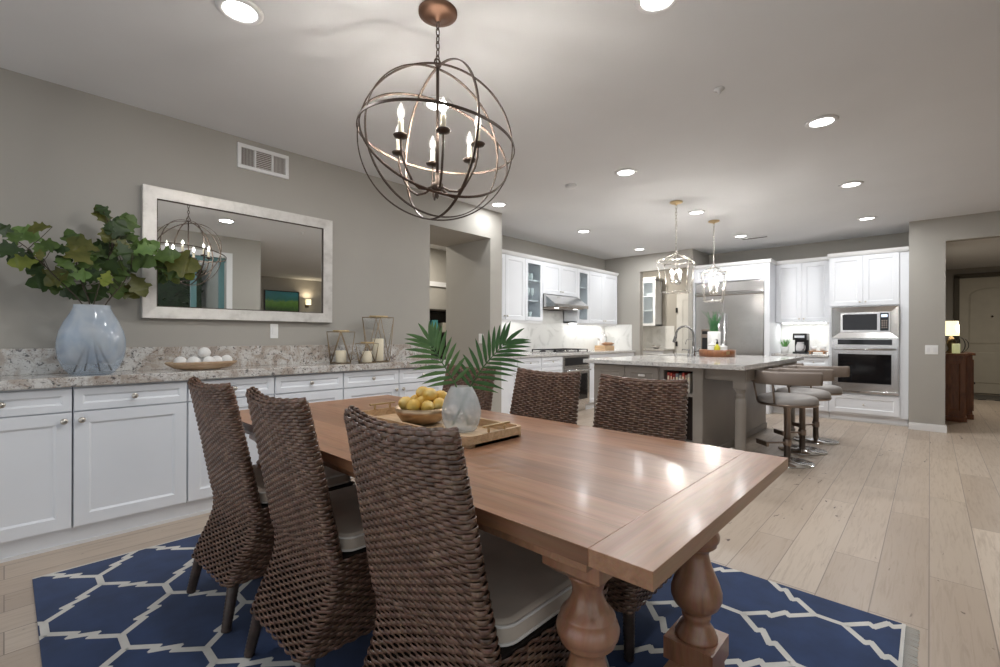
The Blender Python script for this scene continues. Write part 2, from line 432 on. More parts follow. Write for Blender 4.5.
m = MB(); m.box(2.35,-.33,0, 2.755,-.21,H_C); m.box(-1.2,-.33,2.33, 2.35,-.21,H_C); m.box(-2.3,-.33,0, -1.2,-.21,H_C)
struct('wall_rear', m, M['wall'])
m = MB(); m.box(2.635,-4.82,0, 8.05,-4.7,H_C); m.box(2.635,-4.7,0, 2.755,-.33,H_C); struct('wall_living', m, M['wall'])
m = MB(); m.box(2.6,6.2,0, 6,6.32,H_C); m.box(5.88,4.72,0, 6,6.2,H_C); m.box(1.6,3.95,0,1.72,6.2,H_C); struct('wall_passage', m, M['wall'])
# baseboards
def bb(name, x0,y0,x1,y1):
    m = MB(); m.box(x0,y0,0,x1,y1,.075)
    ix = .004
    m.box(x0+ix,y0+ix,.075,x1-ix,y1-ix,.092); struct(name, m, M['trim'], .003)
bb('baseboard_right', 7.896,-.157,7.914,.2)
bb('baseboard_foyer', 7.914,-.157,8.05,-.139)
bb('baseboard_passage', 3.888,3.8,3.906,4.6)
bb('baseboard_left', 3.906,3.782,4.105,3.8)
# sliding glass door behind the camera (seen in the mirror) with its casing
m = MB(); m.box(2.27,-.21,0, 2.35,-.195,2.41); m.box(-1.28,-.21,2.33, 2.27,-.195,2.41); m.box(-1.28,-.21,0,-1.2,-.195,2.33)
struct('trim_1', m, M['trim'], .003)
M['teal'] = paint('teal_grey_door_frame', (.10,.20,.21), .4)
d1 = bpy.data.objects.new('door_1', None); COL.objects.link(d1); d1['kind'] = 'structure'; ORG['door_1'] = V((0,0,0))
m = MB()
for x in (-1.19, -.35, .5, 1.36, 1.86, 2.22): m.box(x-.035,-.30,.06, x+.035,-.25,2.27)
m.box(-1.2,-.30,0,2.27,-.25,.06); m.box(-1.2,-.30,2.27,2.27,-.25,2.33)
part('door_frame', m, M['teal'], d1)
m = MB(); m.box(-1.155,-.278,.06, 2.19,-.272,2.27); part('pane', m, M['pane'], d1)
# outdoors beyond it
m = MB(); m.box(-7,-9,-.14, 2.635,-.33,-.02); struct('patio_ground', m, paint('patio_concrete', (.30,.29,.27), .8, .1, 3))
M['hedge'] = leafmat('hedge_green', (.012,.03,.012), (.03,.06,.022))
def hedge_mesh():
    m = MB(); r = random.Random(5)
    for i in range(2600):
        x = r.uniform(1.2,2.6); y = r.uniform(-3.2,-2.5); z = r.uniform(0,2.6)
        a = r.uniform(0,2*PI); b = r.uniform(-1,1); s_ = r.uniform(.04,.075)
        d = V((math.cos(a)*math.cos(b), math.sin(a)*math.cos(b), math.sin(b))); q = d.cross(V((0,0,1))).normalized()*s_*.45
        p = V((x,y,z)); m.add([p-d*s_, p+q, p+d*s_, p-q], [(0,1,2,3)])
    m.box(1.25,-3.1,-.02,2.55,-2.6,2.5)
    return m
solo('hedge', hedge_mesh(), M['hedge'], 'dark clipped hedge outside the glass door seen in the mirror', 'hedge', (1.9,-2.85,-.02))
# foyer entry door, pantry door
def panel_door(m, o, u, v, w, h, t=.045):
    o = V(o); u = V(u); v = V(v); n = u.cross(v)
    m.shaker(o, u, v*1, w, h, t=t, rail=.13, dep=.012, bev=.02)
dr = bpy.data.objects.new('door_2', None); COL.objects.link(dr); dr['kind'] = 'structure'; ORG['door_2'] = V((0,0,0))
M['doorpaint'] = paint('cream_door_paint', (.55,.52,.44), .5)
m = MB(); o = V((13.99,-.46,.02)); u = V((0,-1,0)); v = V((0,0,1)); n = u.cross(v)
m.box(13.95,-1.46,.02,13.99,-.46,2.44)
# two raised fields: arched upper, plain lower
def field(pts, t=.014, w=.035):
    A = [o + u*p[0] + v*p[1] + n*.04 for p in pts]
    k = len(pts); cc = sum(A, V((0,0,0)))/k
    B = [a + (cc-a).normalized()*w + n*t for a in A]
    m.add(A + B, [(i,(i+1)%k,k+(i+1)%k,k+i) for i in range(k)] + [tuple(range(k,2*k))])
arch = [(.14,1.02),(.86,1.02),(.86,2.05)] + [(.5+.36*math.cos(a), 2.05+.16*math.sin(a)) for a in [PI*i/10 for i in range(1,10)]] + [(.14,2.05)]
field(arch); field([(.14,.2),(.86,.2),(.86,.86),(.14,.86)])
part('door_leaf', m, M['doorpaint'], dr)
m = MB(); m.box(13.93,-.46,0,14,-.38,2.5); m.box(13.93,-1.54,0,14,-1.46,2.5); m.box(13.93,-1.54,2.46,14,-.38,2.54)
part('door_casing', m, paint('dark_olive_casing', (.10,.085,.06), .5), dr)
m = MB(); m.lathe([(.006,0),(.006,.02),(.02,.03),(0,.035)], (13.93,-.94,1.62), (-1,0,0), 10); part('peephole', m, M['bronze'], dr)
d3 = bpy.data.objects.new('door_3', None); COL.objects.link(d3); d3['kind'] = 'structure'; ORG['door_3'] = V((0,0,0))
m = MB(); m.shaker((9.475,3.82,.01),(0,-1,0),(0,0,1),.8,2.04,t=.04,rail=.12); part('door_leaf', m, paint('white_door_paint', (.66,.655,.63), .45), d3)
m = MB()
for z in (.35,1.03,1.72): m.box(9.415,3.80,z-.05,9.437,3.835,z+.05)
part('hinge', m, M['dark'], d3)
# passage: cased door frame glimpsed beyond the opening
m = MB(); m.box(4.7,6.17,0,4.8,6.2,2.1); m.box(4.8,6.17,2.02,5.6,6.2,2.1); struct('trim_2', m, M['trim'])

# ------------------------------------------------------------------ recessed lights
def add_area(name, loc, size, energy, color=(1,.97,.93), rot=(0,0,0), shape='DISK', size_y=None, spread=PI):
    l = bpy.data.lights.new(name, 'AREA'); l.shape = shape; l.size = size
    if size_y: l.size_y = size_y
    l.energy = energy; l.color = color; l.spread = spread
    o = bpy.data.objects.new(name, l); COL.objects.link(o); o.location = loc; o.rotation_euler = rot; return o
P_CAN = 10.0
cans = [(.73,2.315,'round recessed ceiling light nearest the long wall above the buffet mirror',0),
 (1.95,.88,'round recessed ceiling light over the near end of the dining table',0),
 (1.89,2.314,'round recessed ceiling light seen through the orb chandelier',0),
 (3.83,.55,'round recessed ceiling light on the open floor side, first past the table',0),
 (3.82,2.014,'round recessed ceiling light between the chandelier and the first lantern pendant',0),
 (3.79,3.56,'round recessed ceiling light beside the wall end by the passage opening',0),
 (5.59,.564,'round recessed ceiling light above the three counter stools',0),
 (5.61,2.039,'round recessed ceiling light between the two lantern pendants',0),
 (5.56,3.578,'round recessed ceiling light in front of the range hood cabinets',0),
 (7.31,.578,'round recessed ceiling light in front of the oven tower',0),
 (7.36,2.036,'round recessed ceiling light in front of the refrigerator beside the ceiling slot vent',0),
 (7.33,3.605,'round recessed ceiling light in front of the pantry opening',0)]
def can_proto():
    r = thing('recessed_light', '', 'ceiling light', (0,0,0), 'recessed ceiling lights')
    m = MB(); m.lathe([(.098,0),(.096,-.006),(.088,-.011),(.075,-.012),(.070,-.008),(.070,0)], seg=32); part('trim_ring', m, M['trim'], r)
    m = MB(); m.lathe([(.0705,-.001),(.0705,-.007),(0,-.0085)], seg=32); part('lens', m, M['lens'], r); return r
can0 = can_proto()
for i, (x, y, lab, k) in enumerate(cans):
    if i == 0: can0.location = (x, y, H_C); can0['label'] = lab
    else: copy_tree(can0, loc=(x, y, H_C), label=lab)
    add_area('can_or_fill_lamp', (x, y, H_C-.014), .14, P_CAN*(1.25 if x > 3.7 and y < 3.5 else (1.1 if x > 5 else (.5 if y > 3.5 else .8))), (.97,.985,1))
# unseen lamps: one inferred passage can, the rest added to brighten the far rooms
for x, y, e in ((5.2,-2.4,5),(6.6,-3.6,5),(4.5,5.5,24),(3.2,5.26,15),(8.6,4.3,30),(11,-1.1,26)):
    add_area('can_or_fill_lamp', (x, y, H_C-.014), .14, e, (1,.93,.82))
# ceiling slot vent, smoke sensors
r = thing('slot_vent', 'thin grey slot vent in the ceiling before the refrigerator', 'vent', (7.64,1.92,H_C))
m = MB(); m.box(7.60,1.74,H_C-.008,7.68,2.10,H_C); part('frame', m, M['trim'], r, .002)
m = MB()
for k in range(3): m.box(7.613+k*.019,1.755,H_C-.010,7.624+k*.019,2.085,H_C-.0075)
part('slot', m, paint('vent_shadow', (.10,.095,.09), .6), r)
m = MB(); m.lathe([(.055,0),(.055,-.012),(.045,-.028),(.018,-.032),(0,-.032)], (3.79,2.585,H_C), seg=24)
solo('smoke_detector', m, M['trim'], 'small white smoke detector disc on ceiling right of the orb chandelier', 'smoke detector', (3.79,2.585,H_C))
m = MB(); m.lathe([(.03,0),(.03,-.006),(.012,-.012),(.008,-.03),(0,-.03)], (2.92,.93,H_C), seg=16)
solo('sprinkler_head', m, M['trim'], 'tiny white sprinkler head on bare ceiling', 'sprinkler', (2.92,.93,H_C))

# ------------------------------------------------------------------ long wall: vent, mirror, outlet
r = thing('wall_vent', 'white three-section return vent high on the wall above the mirror', 'vent', (1.37,3.8,2.43))
m = MB(); x0,x1,z0,z1,y = 1.181,1.557,2.43,2.616,3.785
m.box(x0,y,z0,x1,3.8,z0+.028); m.box(x0,y,z1-.028,x1,3.8,z1); m.box(x0,y,z0+.028,x0+.026,3.8,z1-.028); m.box(x1-.026,y,z0+.028,x1,3.8,z1-.028)
for xx in (1.298,1.425): m.box(xx,y,z0+.028,xx+.014,3.8,z1-.028)
part('frame', m, M['trim'], r, .002)
M['vent_in'] = paint('vent_duct', (.16,.125,.10), .7)
m = MB(); m.box(x0+.02,3.797,z0+.02,x1-.02,3.7995,z1-.02); part('duct', m, M['vent_in'], r)
m = MB()
for a, b in ((1.207,1.298),(1.439,1.531)):
    k = 9
    for i in range(k): m.box(a+(b-a)*(i+.25)/k,3.788,z0+.028,a+(b-a)*(i+.6)/k,3.797,z1-.028)
for i in range(9):
    zz = z0+.03+(z1-z0-.06)*(i+.2)/9; m.box(1.312,3.788,zz,1.425,3.797,zz+.005)
part('louvre', m, paint('louvre_grey', (.60,.58,.56), .4), r)
r = thing('wall_mirror', 'large horizontal mirror in a pale silver frame on the wall', 'mirror', (1.262,3.8,1.283))
x0,x1,z0,z1 = .610,1.914,1.283,2.155; w = .076
m = MB()
def fr(a, b, c, d):   # mitred bar, outer edge a->b, inner edge d->c, with sloped face
    yb, yf, yi = 3.799, 3.752, 3.758
    vs = [(p[0],yb,p[1]) for p in (a,b,c,d)] + [(a[0],yf,a[1]),(b[0],yf,b[1]),(c[0],yi,c[1]),(d[0],yi,d[1])]
    m.add(vs, [(0,3,2,1),(4,5,6,7),(0,1,5,4),(1,2,6,5),(2,3,7,6),(3,0,4,7)][::1])
o_ = [(x0,z0),(x1,z0),(x1,z1),(x0,z1)]; i_ = [(x0+w,z0+w),(x1-w,z0+w),(x1-w,z1-w),(x0+w,z1-w)]
for k in range(4): fr(o_[k], o_[(k+1)%4], i_[(k+1)%4], i_[k])
part('frame', m, M['frame'], r)
m = MB(); b = .006
for (a0,c0,a1,c1) in ((x0+w,z1-w-b,x1-w,z1-w),(x0+w,z0+w,x1-w,z0+w+b),(x0+w,z0+w,x0+w+b,z1-w),(x1-w-b,z0+w,x1-w,z1-w)): m.box(a0,3.762,c0,a1,3.79,c1)
part('inner_fillet', m, paint('dark_brown_fillet', (.05,.03,.02), .4), r)
m = MB(); m.box(x0+w,3.772,z0+w,x1-w,3.778,z1-w); part('mirror_glass', m, M['mirror'], r)
r = thing('wall_outlet', 'small white wall switch plate just below the mirror', 'outlet', (1.452,3.8,1.15))
m = MB(); m.box(1.422,3.794,1.148,1.482,3.8,1.262); part('plate', m, M['porcelain'], r, .002)
m = MB(); m.box(1.439,3.791,1.178,1.465,3.795,1.232); part('rocker', m, M['porcelain'], r, .001)
r = thing('light_switch', 'white double rocker switch plate on the grey wall end', 'switch', (7.914,-.02,.97))
m = MB(); m.box(7.908,-.075,.965,7.914,.045,1.08); part('plate', m, M['porcelain'], r, .002)
for yy in (-.045,.015):
    m = MB(); m.box(7.904,yy-.017,.99,7.909,yy+.017,1.055); part('rocker', m, M['trim'], r, .001)

# ------------------------------------------------------------------ buffet run
KN = [(.006,0),(.006,.012),(.014,.015),(.0165,.020),(.014,.026),(.006,.029),(0,.0295)]
edges = [-1.34,-.81,-.28,.255,.79,1.32,1.85,2.38,2.90]
blab = ['beyond the left picture edge, first of the run','beyond the left picture edge, second of the run','at the left end under the blue glass vase side',
 'third from left end below the blue glass vase','below the dough bowl of white balls','below the middle of the mirror','below the three lanterns','at the right end next to the passage opening']
def buffet(i):
    a, b = edges[i]+.002, edges[i+1]-.002
    lab = ['white buffet base cabinet, outermost at the left','white buffet base cabinet, left of the picture edge',
      'white buffet base cabinet cut off by the left picture edge','white buffet base cabinet directly below the blue glass vase',
      'white buffet base cabinet below the bowl of white balls, behind the farthest chair','white buffet base cabinet below the right half of the mirror',
      'white buffet base cabinet below the three lanterns','white buffet base cabinet at the passage end, behind the lemon bowl'][i]
    r = thing('buffet_cabinet', lab, 'cabinet', ((a+b)/2, 3.62, 0), 'buffet base cabinets')
    m = MB(); m.box(a,3.46,.10,b,3.795,.882); m.box(a-.002,3.484,0,b+.002,3.79,.10)
    part('carcass', m, M['white'], r)
    m = MB(); m.box(a-.002,3.474,0,b+.002,3.484,.018); part('shoe_moulding', m, M['trim'], r)
    m = MB(); m.shaker((a+.003,3.4595,.752),(1,0,0),(0,0,1),b-a-.006,.122,t=.021,rail=.036,dep=.008,bev=.010)
    dw = part('drawer', m, M['white'], r)
    m = MB(); m.lathe(KN, ((a+b)/2,3.4385,.813), (0,-1,0), 14); part('knob', m, M['nickel'], dw, label='brass-toned round drawer knob')
    m = MB(); m.shaker((a+.003,3.4595,.115),(1,0,0),(0,0,1),b-a-.006,.629,t=.021,rail=.062,dep=.009,bev=.011)
    dd = part('door', m, M['white'], r)
    right = (i % 2 == 0)
    m = MB(); m.lathe(KN, (b-.034 if right else a+.034, 3.4385, .700), (0,-1,0), 14); part('knob', m, M['nickel'], dd)
for i in range(2, 8): buffet(i)
m = MB(); m.box(2.90,3.44,0,3.0,3.795,.882); solo('buffet_end_panel', m, M['white'], 'white end panel closing the buffet beside the passage opening', 'panel', (2.95,3.62,0), bevel=.002)
r = thing('buffet_countertop', 'speckled granite countertop along the long wall', 'countertop', (.5,3.6,.885))
m = MB(); m.box(-2.2,3.405,.886,3.005,3.797,.94); part('slab', m, M['granite'], r, .006)
m = MB(); m.box(-2.2,3.778,.94,3.005,3.799,1.09); part('backsplash', m, M['granite'], r, .002)

# dark tall cabinet in the room beyond the passage
r = thing('dark_bookcase', 'dark open bookcase in the room beyond the passage opening', 'bookcase', (5.0,6.02,0))
m = MB(); m.box(4.5,5.85,0,4.53,6.19,1.62); m.box(5.57,5.85,0,5.6,6.19,1.62); m.box(4.53,6.17,0,5.57,6.19,1.62)
for z in (.06,.45,.84,1.22,1.595): m.box(4.53,5.85,z-.013,5.57,6.17,z+.012)
part('carcass', m, paint('dark_bookcase_paint', (.035,.028,.024), .5), r)
for k, (x, w_, h_, c_, l_) in enumerate(((4.72,.12,.2,(.08,.30,.31),'teal box on the upper shelf of the dark bookcase'),(4.95,.14,.16,(.45,.42,.36),'pale box on the upper shelf of the dark bookcase'),(5.2,.10,.22,(.10,.33,.34),'tall teal box on the upper shelf of the dark bookcase'))):
    m = MB(); m.box(x,5.9,1.2325,x+w_,6.1,1.2325+h_); solo('storage_box', m, paint('box_paint_%d' % k, c_, .5), l_, 'box', (x+w_/2,6.0,1.2325), bevel=.006)

r = thing('light_switch', 'small white switch plate on the passage side wall behind the palm fronds', 'switch', (3.906,3.95,1.09))
m = MB(); m.box(3.900,3.912,1.085,3.906,3.988,1.20); part('plate', m, M['porcelain'], r, .002)
m = MB(); m.box(3.896,3.935,1.115,3.901,3.965,1.17); part('rocker', m, M['trim'], r, .001)
# ------------------------------------------------------------------ rug
def clip(poly, x0, y0, x1, y1):
    def cut(ps, ins, inter):
        out = []
        for i in range(len(ps)):
            a, b = ps[i-1], ps[i]
            if ins(b):
                if not ins(a): out.append(inter(a, b))
                out.append(b)
            elif ins(a): out.append(inter(a, b))
        return out
    def ix(v): return lambda a, b: (v, a[1]+(b[1]-a[1])*(v-a[0])/(b[0]-a[0]))
    def iy(v): return lambda a, b: (a[0]+(b[0]-a[0])*(v-a[1])/(b[1]-a[1]), v)
    for ins, it in ((lambda p: p[0]>=x0, ix(x0)),(lambda p: p[0]<=x1, ix(x1)),(lambda p: p[1]>=y0, iy(y0)),(lambda p: p[1]<=y1, iy(y1))):
        if not poly: return []
        poly = cut(poly, ins, it)
    return poly
RX0, RX1, RY0, RY1, RT = .092, 2.492, .068, 3.125, .008
r = thing('area_rug', 'navy blue flatweave rug with ivory trellis pattern under the dining table', 'rug', (1.29,1.6,0))
m = MB(); m.box(RX0,RY0,.0005,RX1,RY1,RT, 0)
lw = .013
def ribbon(pts, lv=0):
    for kk, (a, b) in enumerate(zip(pts, pts[1:])):
        a = V(a); b = V(b); d = (b-a)
        if d.length < 1e-6: continue
        d.normalize(); q = V((-d.y, d.x, 0))*lw; e = d*lw*.8
        poly = [tuple((a-e-q)[:2]), tuple((b+e-q)[:2]), tuple((b+e+q)[:2]), tuple((a-e+q)[:2])]
        c = clip(poly, RX0, RY0, RX1, RY1)
        if len(c) > 2: m.add([(p[0],p[1],RT+.0003+.00012*(kk+lv)) for p in c], [tuple(range(len(c)))], 1)
ha, hb, lk = .2008, .3218, .050
for i in range(-2, 13):
    for j in range(-2, 11):
        if (i+j) % 2: continue
        cx, cy = .31+ha*i, 2.876-hb*j
        ribbon([(cx,cy+lk,0),(cx,cy-lk,0)], 5)
        for sx in (-1, 1):
            a = V((cx, cy-lk, 0)); b = V((cx+sx*ha, cy-hb+lk, 0)); d = b-a; L = d.length; d.normalize(); q = V((-d.y*sx, d.x*sx, 0))
            pts = [a + d*(L*f) + q*(L*o) for f, o in ((0,0),(.365,.035),(.365,-.045),(.63,.045),(.63,-.035),(1,0))]
            ribbon([tuple(p) for p in pts])
for bx in ((RX0,RY1-.012,RX1,RY1),(RX0,RY0,RX1,RY0+.012)):
    m.add([(bx[0],bx[1],RT+.0012),(bx[2],bx[1],RT+.0012),(bx[2],bx[3],RT+.0012),(bx[0],bx[3],RT+.0012)], [(0,1,2,3)], 1)
part('pile', m, [M['navy'], M['ivory']], r)
m = MB(); rr = random.Random(2)
for y0, dy in ((RY0,-.042),(RY1,.012)):
    n = 260
    for k in range(n):
        x = RX0 + (RX1-RX0)*(k+.5)/n; jx = rr.uniform(-.004,.004)
        m.tube([(x,y0,.006),(x+jx*.4,y0+dy*.5,.004),(x+jx,y0+dy*rr.uniform(.85,1),.0022)], .002, 4)
fo = part('fringe', m, M['ivory'], r); fo['kind'] = 'stuff'

# ------------------------------------------------------------------ dining table
TX0, TX1, TY0, TY1, TZ = .734, 1.733, .335, 2.63, .78
r = thing('dining_table', 'long cherry-brown trestle dining table with turned baluster legs on the rug', 'table', ((TX0+TX1)/2,(TY0+TY1)/2,0))
m = MB(); m.box(TX0,TY0+.125,TZ-.034,TX1,TY1-.125,TZ); part('tabletop', m, M['table'], r, .0012)
for ya, yb in ((TY0,TY0+.1249),(TY1-.1249,TY1)):
    m = MB(); m.box(TX0,ya,TZ-.034,TX1,yb,TZ); part('breadboard_end', m, M['table_x'], r, .0012)
m = MB()
for xa in (TX0+.05, TX1-.075): m.box(xa,TY0+.16,TZ-.078,xa+.025,TY1-.16,TZ-.034)
for ya in (TY0+.16, TY1-.185): m.box(TX0+.0755,ya,TZ-.078,TX1-.0755,ya+.025,TZ-.034)
part('apron', m, M['table_x'], r, .002)
LEG = [(.05,.64),(.046,.630),(.038,.616),(.0345,.602),(.0355,.588),(.042,.572),(.052,.558),(.0605,.549),(.0625,.545),(.060,.541),(.067,.531),(.0715,.517),(.069,.503),(.060,.493),(.062,.487),(.056,.481),(.044,.472),(.038,.461),(.0395,.447),(.047,.42),(.059,.39),(.071,.362),(.079,.335),(.079,.312),(.070,.29),(.052,.272),(.042,.262),(.046,.257),(.044,.245),(.040,.238),(.044,.226),(.054,.214),(.058,.205),(.062,.196),(.066,.188),(.066,.18)]
for ly in (.565, TY0+TY1-.565):
    for lx in (.9005, 1.5665):
        m = MB(); m.lathe(LEG, (lx,ly,0), seg=32)
        # square top block with chamfered foot
        s_ = .073
        def sq(z, k): return [(lx-k,ly-k,z),(lx+k,ly-k,z),(lx+k,ly+k,z),(lx-k,ly+k,z)]
        vs = sq(.640,.050)+sq(.660,s_)+sq(.7458,s_)
        m.add(vs, [(0,3,2,1),(8,9,10,11)]+[(a,(a+1)%4,4+(a+1)%4,4+a) for a in range(4)]+[(4+a,4+(a+1)%4,8+(a+1)%4,8+a) for a in range(4)])
        m.box(lx-.078,ly-.078,.112,lx+.078,ly+.078,.181)
        part('leg', m, M['table_v'], r)
    m = MB(); x0, x1 = .80, 1.667
    prof = [(x0,.013),(x0,.07),(x0+.06,.112),(x1-.06,.112),(x1,.07),(x1,.013),(x1-.12,.013),(x1-.16,.03),(x0+.16,.03),(x0+.12,.013)]
    m.prism([(a,ly-.06,z) for a, z in prof], (0,.12,0)); part('trestle_foot', m, M['table_x'], r, .004)
m = MB(); m.box(1.18,.62,.06,1.287,TY0+TY1-.62,.125); part('stretcher', m, M['table'], r, .004)

# ------------------------------------------------------------------ wicker chairs
def lerp_tab(tab, z):
    if z <= tab[0][0]: return tab[0][1]
    for i in range(len(tab)-1):
        z0, a = tab[i]; z1, b = tab[i+1]
        if z <= z1:
            p = tab[i-1] if i > 0 else tab[i]; q = tab[i+2] if i+2 < len(tab) else tab[i+1]
            m0 = (b-p[1])/max(z1-p[0],1e-6); m1 = (q[1]-a)/max(q[0]-z0,1e-6); h = z1-z0; t = (z-z0)/h
            return a*(2*t**3-3*t*t+1)+m0*h*(t**3-2*t*t+t)+b*(-2*t**3+3*t*t)+m1*h*(t**3-t*t)
    return tab[-1][1]
XR = [(.17,-.265),(.24,-.232),(.31,-.195),(.38,-.174),(.46,-.180),(.60,-.213),(.78,-.258),(.96,-.305)]
WD = [(.17,.43),(.30,.455),(.46,.475),(.60,.462),(.80,.446),(.97,.43)]
TH = .046
def slab_loop(z, inset=0.0, thin=1.0, nf=26):
    """closed outline (seen from above) of the curved chair back at height z: list of (x,y,dz)"""
    w = lerp_tab(WD, z)/2 - inset; xr = lerp_tab(XR, z); th = (TH*thin)/2 - inset
    f = max(0, min(1, (z-.5)/.42))
    def mid(s): return xr + TH/2 + .022*f*s*s
    def dip(s): return -.016*f*(1-s*s)*max(0, (z-.62)/.36) if z > .62 else 0
    out = []
    for k in range(nf): s = 1-2*k/(nf-1); out.append((mid(s)-th, s*(w-th), dip(s)))
    for k in range(1, 6): a = PI*k/6; out.append((mid(-1)-th*math.cos(a), -(w-th)-th*math.sin(a), dip(-1)))
    for k in range(nf): s = -1+2*k/(nf-1); out.append((mid(s)+th, s*(w-th), dip(s)))
    for k in range(1, 6): a = PI*k/6; out.append((mid(1)+th*math.cos(a), (w-th)+th*math.sin(a), dip(1)))
    return out
def box_loop(z, inset=0.0):
    xr = lerp_tab(XR, z)+inset; xf = .285+(z-.17)*.05-inset; wr = lerp_tab(WD, z)/2-inset; wf = wr+.012; r_ = .035
    cs = [(xr, wr),(xr,-wr),(xf,-wf),(xf,wf)]
    dirs = [((0,1),(-1,0)),((-1,0),(0,-1)),((0,-1),(1,0)),((1,0),(0,1))]
    out = []
    ang = [PI/2, PI, 3*PI/2, 0]
    cen = [(xr+r_, wr-r_),(xr+r_,-wr+r_),(xf-r_,-wf+r_),(xf-r_,wf-r_)]
    # counter-clockwise from +y on the rear side: corner rear-left, rear-right, front-right, front-left
    for q in range(4):
        for k in range(7):
            a = ang[q] + PI/2*k/6
            out.append((cen[q][0]+r_*math.cos(a), cen[q][1]+r_*math.sin(a), 0))
    return out
def resample(loop, z, n):
    P = [V((x,y,z+d)) for x, y, d in loop]; k = len(P)
    L = [0]
    for i in range(k): L.append(L[-1] + (P[(i+1)%k]-P[i]).length)
    out = []; j = 0
    for i in range(n):
        t = L[-1]*i/n
        while L[j+1] < t: j += 1
        f = (t-L[j])/max(L[j+1]-L[j],1e-9); out.append(P[j].lerp(P[(j+1)%k], f))
    return out, L[-1]
def weave_row(mb, loop, z, row, hh, nh, amp=.0027, tk=.0017, per=5):
    n = nh*per
    P, _ = resample(loop, z, n)
    vs = []
    for i in range(n):
        t = (P[(i+1)%n]-P[i-1]); t.z = 0; t.normalize(); nr = V((t.y,-t.x,0))
        ph = math.cos(PI*i/per + PI*row); ph = math.copysign(abs(ph)**.42, ph)
        c = P[i] + nr*(amp*ph)
        hz = hh*(1.03+.15*ph)
        for a, b in ((1,.58),(.25,1),(-1,.6),(-1,-.6),(.25,-1),(1,-.58)):
            vs.append(c + nr*(a*tk) + V((0,0,b*hz)))
    fs = []
    for i in range(n):
        j = (i+1) % n
        for k in range(6):
            l = (k+1) % 6; fs.append((i*6+k, j*6+k, j*6+l, i*6+l))
    mb.add(vs, fs, 0, True)
def core(mb, loops, mi=1, captop=True, capbot=True):
    n = len(loops[0][0]); vs = []; fs = []
    for lp, z in loops: vs += [(x,y,z+d) for x, y, d in lp]
    for i in range(len(loops)-1):
        for k in range(n):
            l = (k+1) % n; fs.append((i*n+k, i*n+l, (i+1)*n+l, (i+1)*n+k))
    if captop: fs.append(tuple((len(loops)-1)*n+k for k in range(n)))
    if capbot: fs.append(tuple(range(n))[::-1])
    mb.add(vs, fs, mi, False)
RP = .0106; ZT = .952
def build_chair():
    r = thing('wicker_dining_chair', '', 'chair', (0,0,0), 'wicker chairs around the dining table')
    m = MB(); zs = []; z = .172+27*RP
    row = 0
    while z < ZT-.003:
        weave_row(m, slab_loop(z), z, row, RP*.52, 38); row += 1; z += RP
    # rolled top edge
    for k, (dz, th) in enumerate(((0,.92),(.010,.66),(.0155,.30))):
        weave_row(m, slab_loop(ZT, 0, th), ZT+dz, row+k, RP*.5, 38)
    core(m, [(slab_loop(zz, .0065), zz) for zz in [.45+.04*i for i in range(13)]] + [(slab_loop(ZT+.003,.006), ZT+.003)])
    part('backrest', m, [M['wicker'], M['wicker_core']], r)
    m = MB(); z = .172; row = 0
    while row < 27:
        weave_row(m, box_loop(z), z, row, RP*.52, 76); row += 1; z += RP
    core(m, [(box_loop(zz, .008), zz) for zz in [.169+.015*i for i in range(19)]] + [(box_loop(.455,.006), .455)])
    part('seat_skirt', m, [M['wicker'], M['wicker_core']], r)
    def leg(x0,y0,x1,y1):
        mb = MB(); n = 30; pts = []; rs = []
        for i in range(n+1):
            t = i/n; pts.append((x0+(x1-x0)*t, y0+(y1-y0)*t, .20*(1-t)+.0*t)); rs.append((.023-.005*t)*(1+.05*(1 if i % 2 else -1)))
        mb.tube(pts, rs, 10); return mb
    for sy in (1,-1):
        part('leg', leg(-.222, sy*.192, -.262, sy*.213), M['wicker_leg'], r)
        part('leg', leg(.258, sy*.205, .268, sy*.213), M['wicker_leg'], r)
    # cushion
    m = MB(); m.T = Matrix.Translation((.078,0,0)); m.rbox(0,0,.458,.518,.425,.462,.05,6,0,.016); m.T = None
    # gentle crown
    for p in m.v:
        if p.z > .51: p.z += .012*max(0,(1-((p.x-.078)/.213)**2))*max(0,1-(p.y/.232)**2)
    cu = part('seat_cushion', m, M['cushion'], r, label='oatmeal seat cushion')
    m = MB()
    for zz in (.468,.508):
        pts = []
        for q, (ax, ay) in enumerate(((1,1),(-1,1),(-1,-1),(1,-1))):
            for k in range(7):
                a = q*PI/2+PI/2*k/6; pts.append((.078+ax*.1625+.05*math.cos(a), ay*.181+.05*math.sin(a), zz))
        m.tube(pts, .0042, 6, closed=True)
    part('piping', m, M['piping'], cu, label='pale cushion piping')
    return r
chair0 = build_chair()
CH = [(.845,2.235,.04,'wicker dining chair on the near side, farthest from camera beside the white buffet'),
 (.868,1.59,0,'wicker dining chair on the near side, middle of the row of three'),
 (.882,.915,-.01,'wicker dining chair on the near side, closest to the near table end, largest in view'),
 (1.79,2.17,PI,'wicker dining chair on the far side, behind the palm fronds'),
 (1.83,1.58,PI,'wicker dining chair on the far side, middle, in front of the range oven'),
 (1.80,1.0,PI,'wicker dining chair on the far side, in front of the kitchen island')]
for i, (x, y, rz, lab) in enumerate(CH):
    o = chair0 if i == 0 else copy_tree(chair0)
    o.location = (x, y, RT+.0025); o.rotation_euler = (0,0,rz); o['label'] = lab
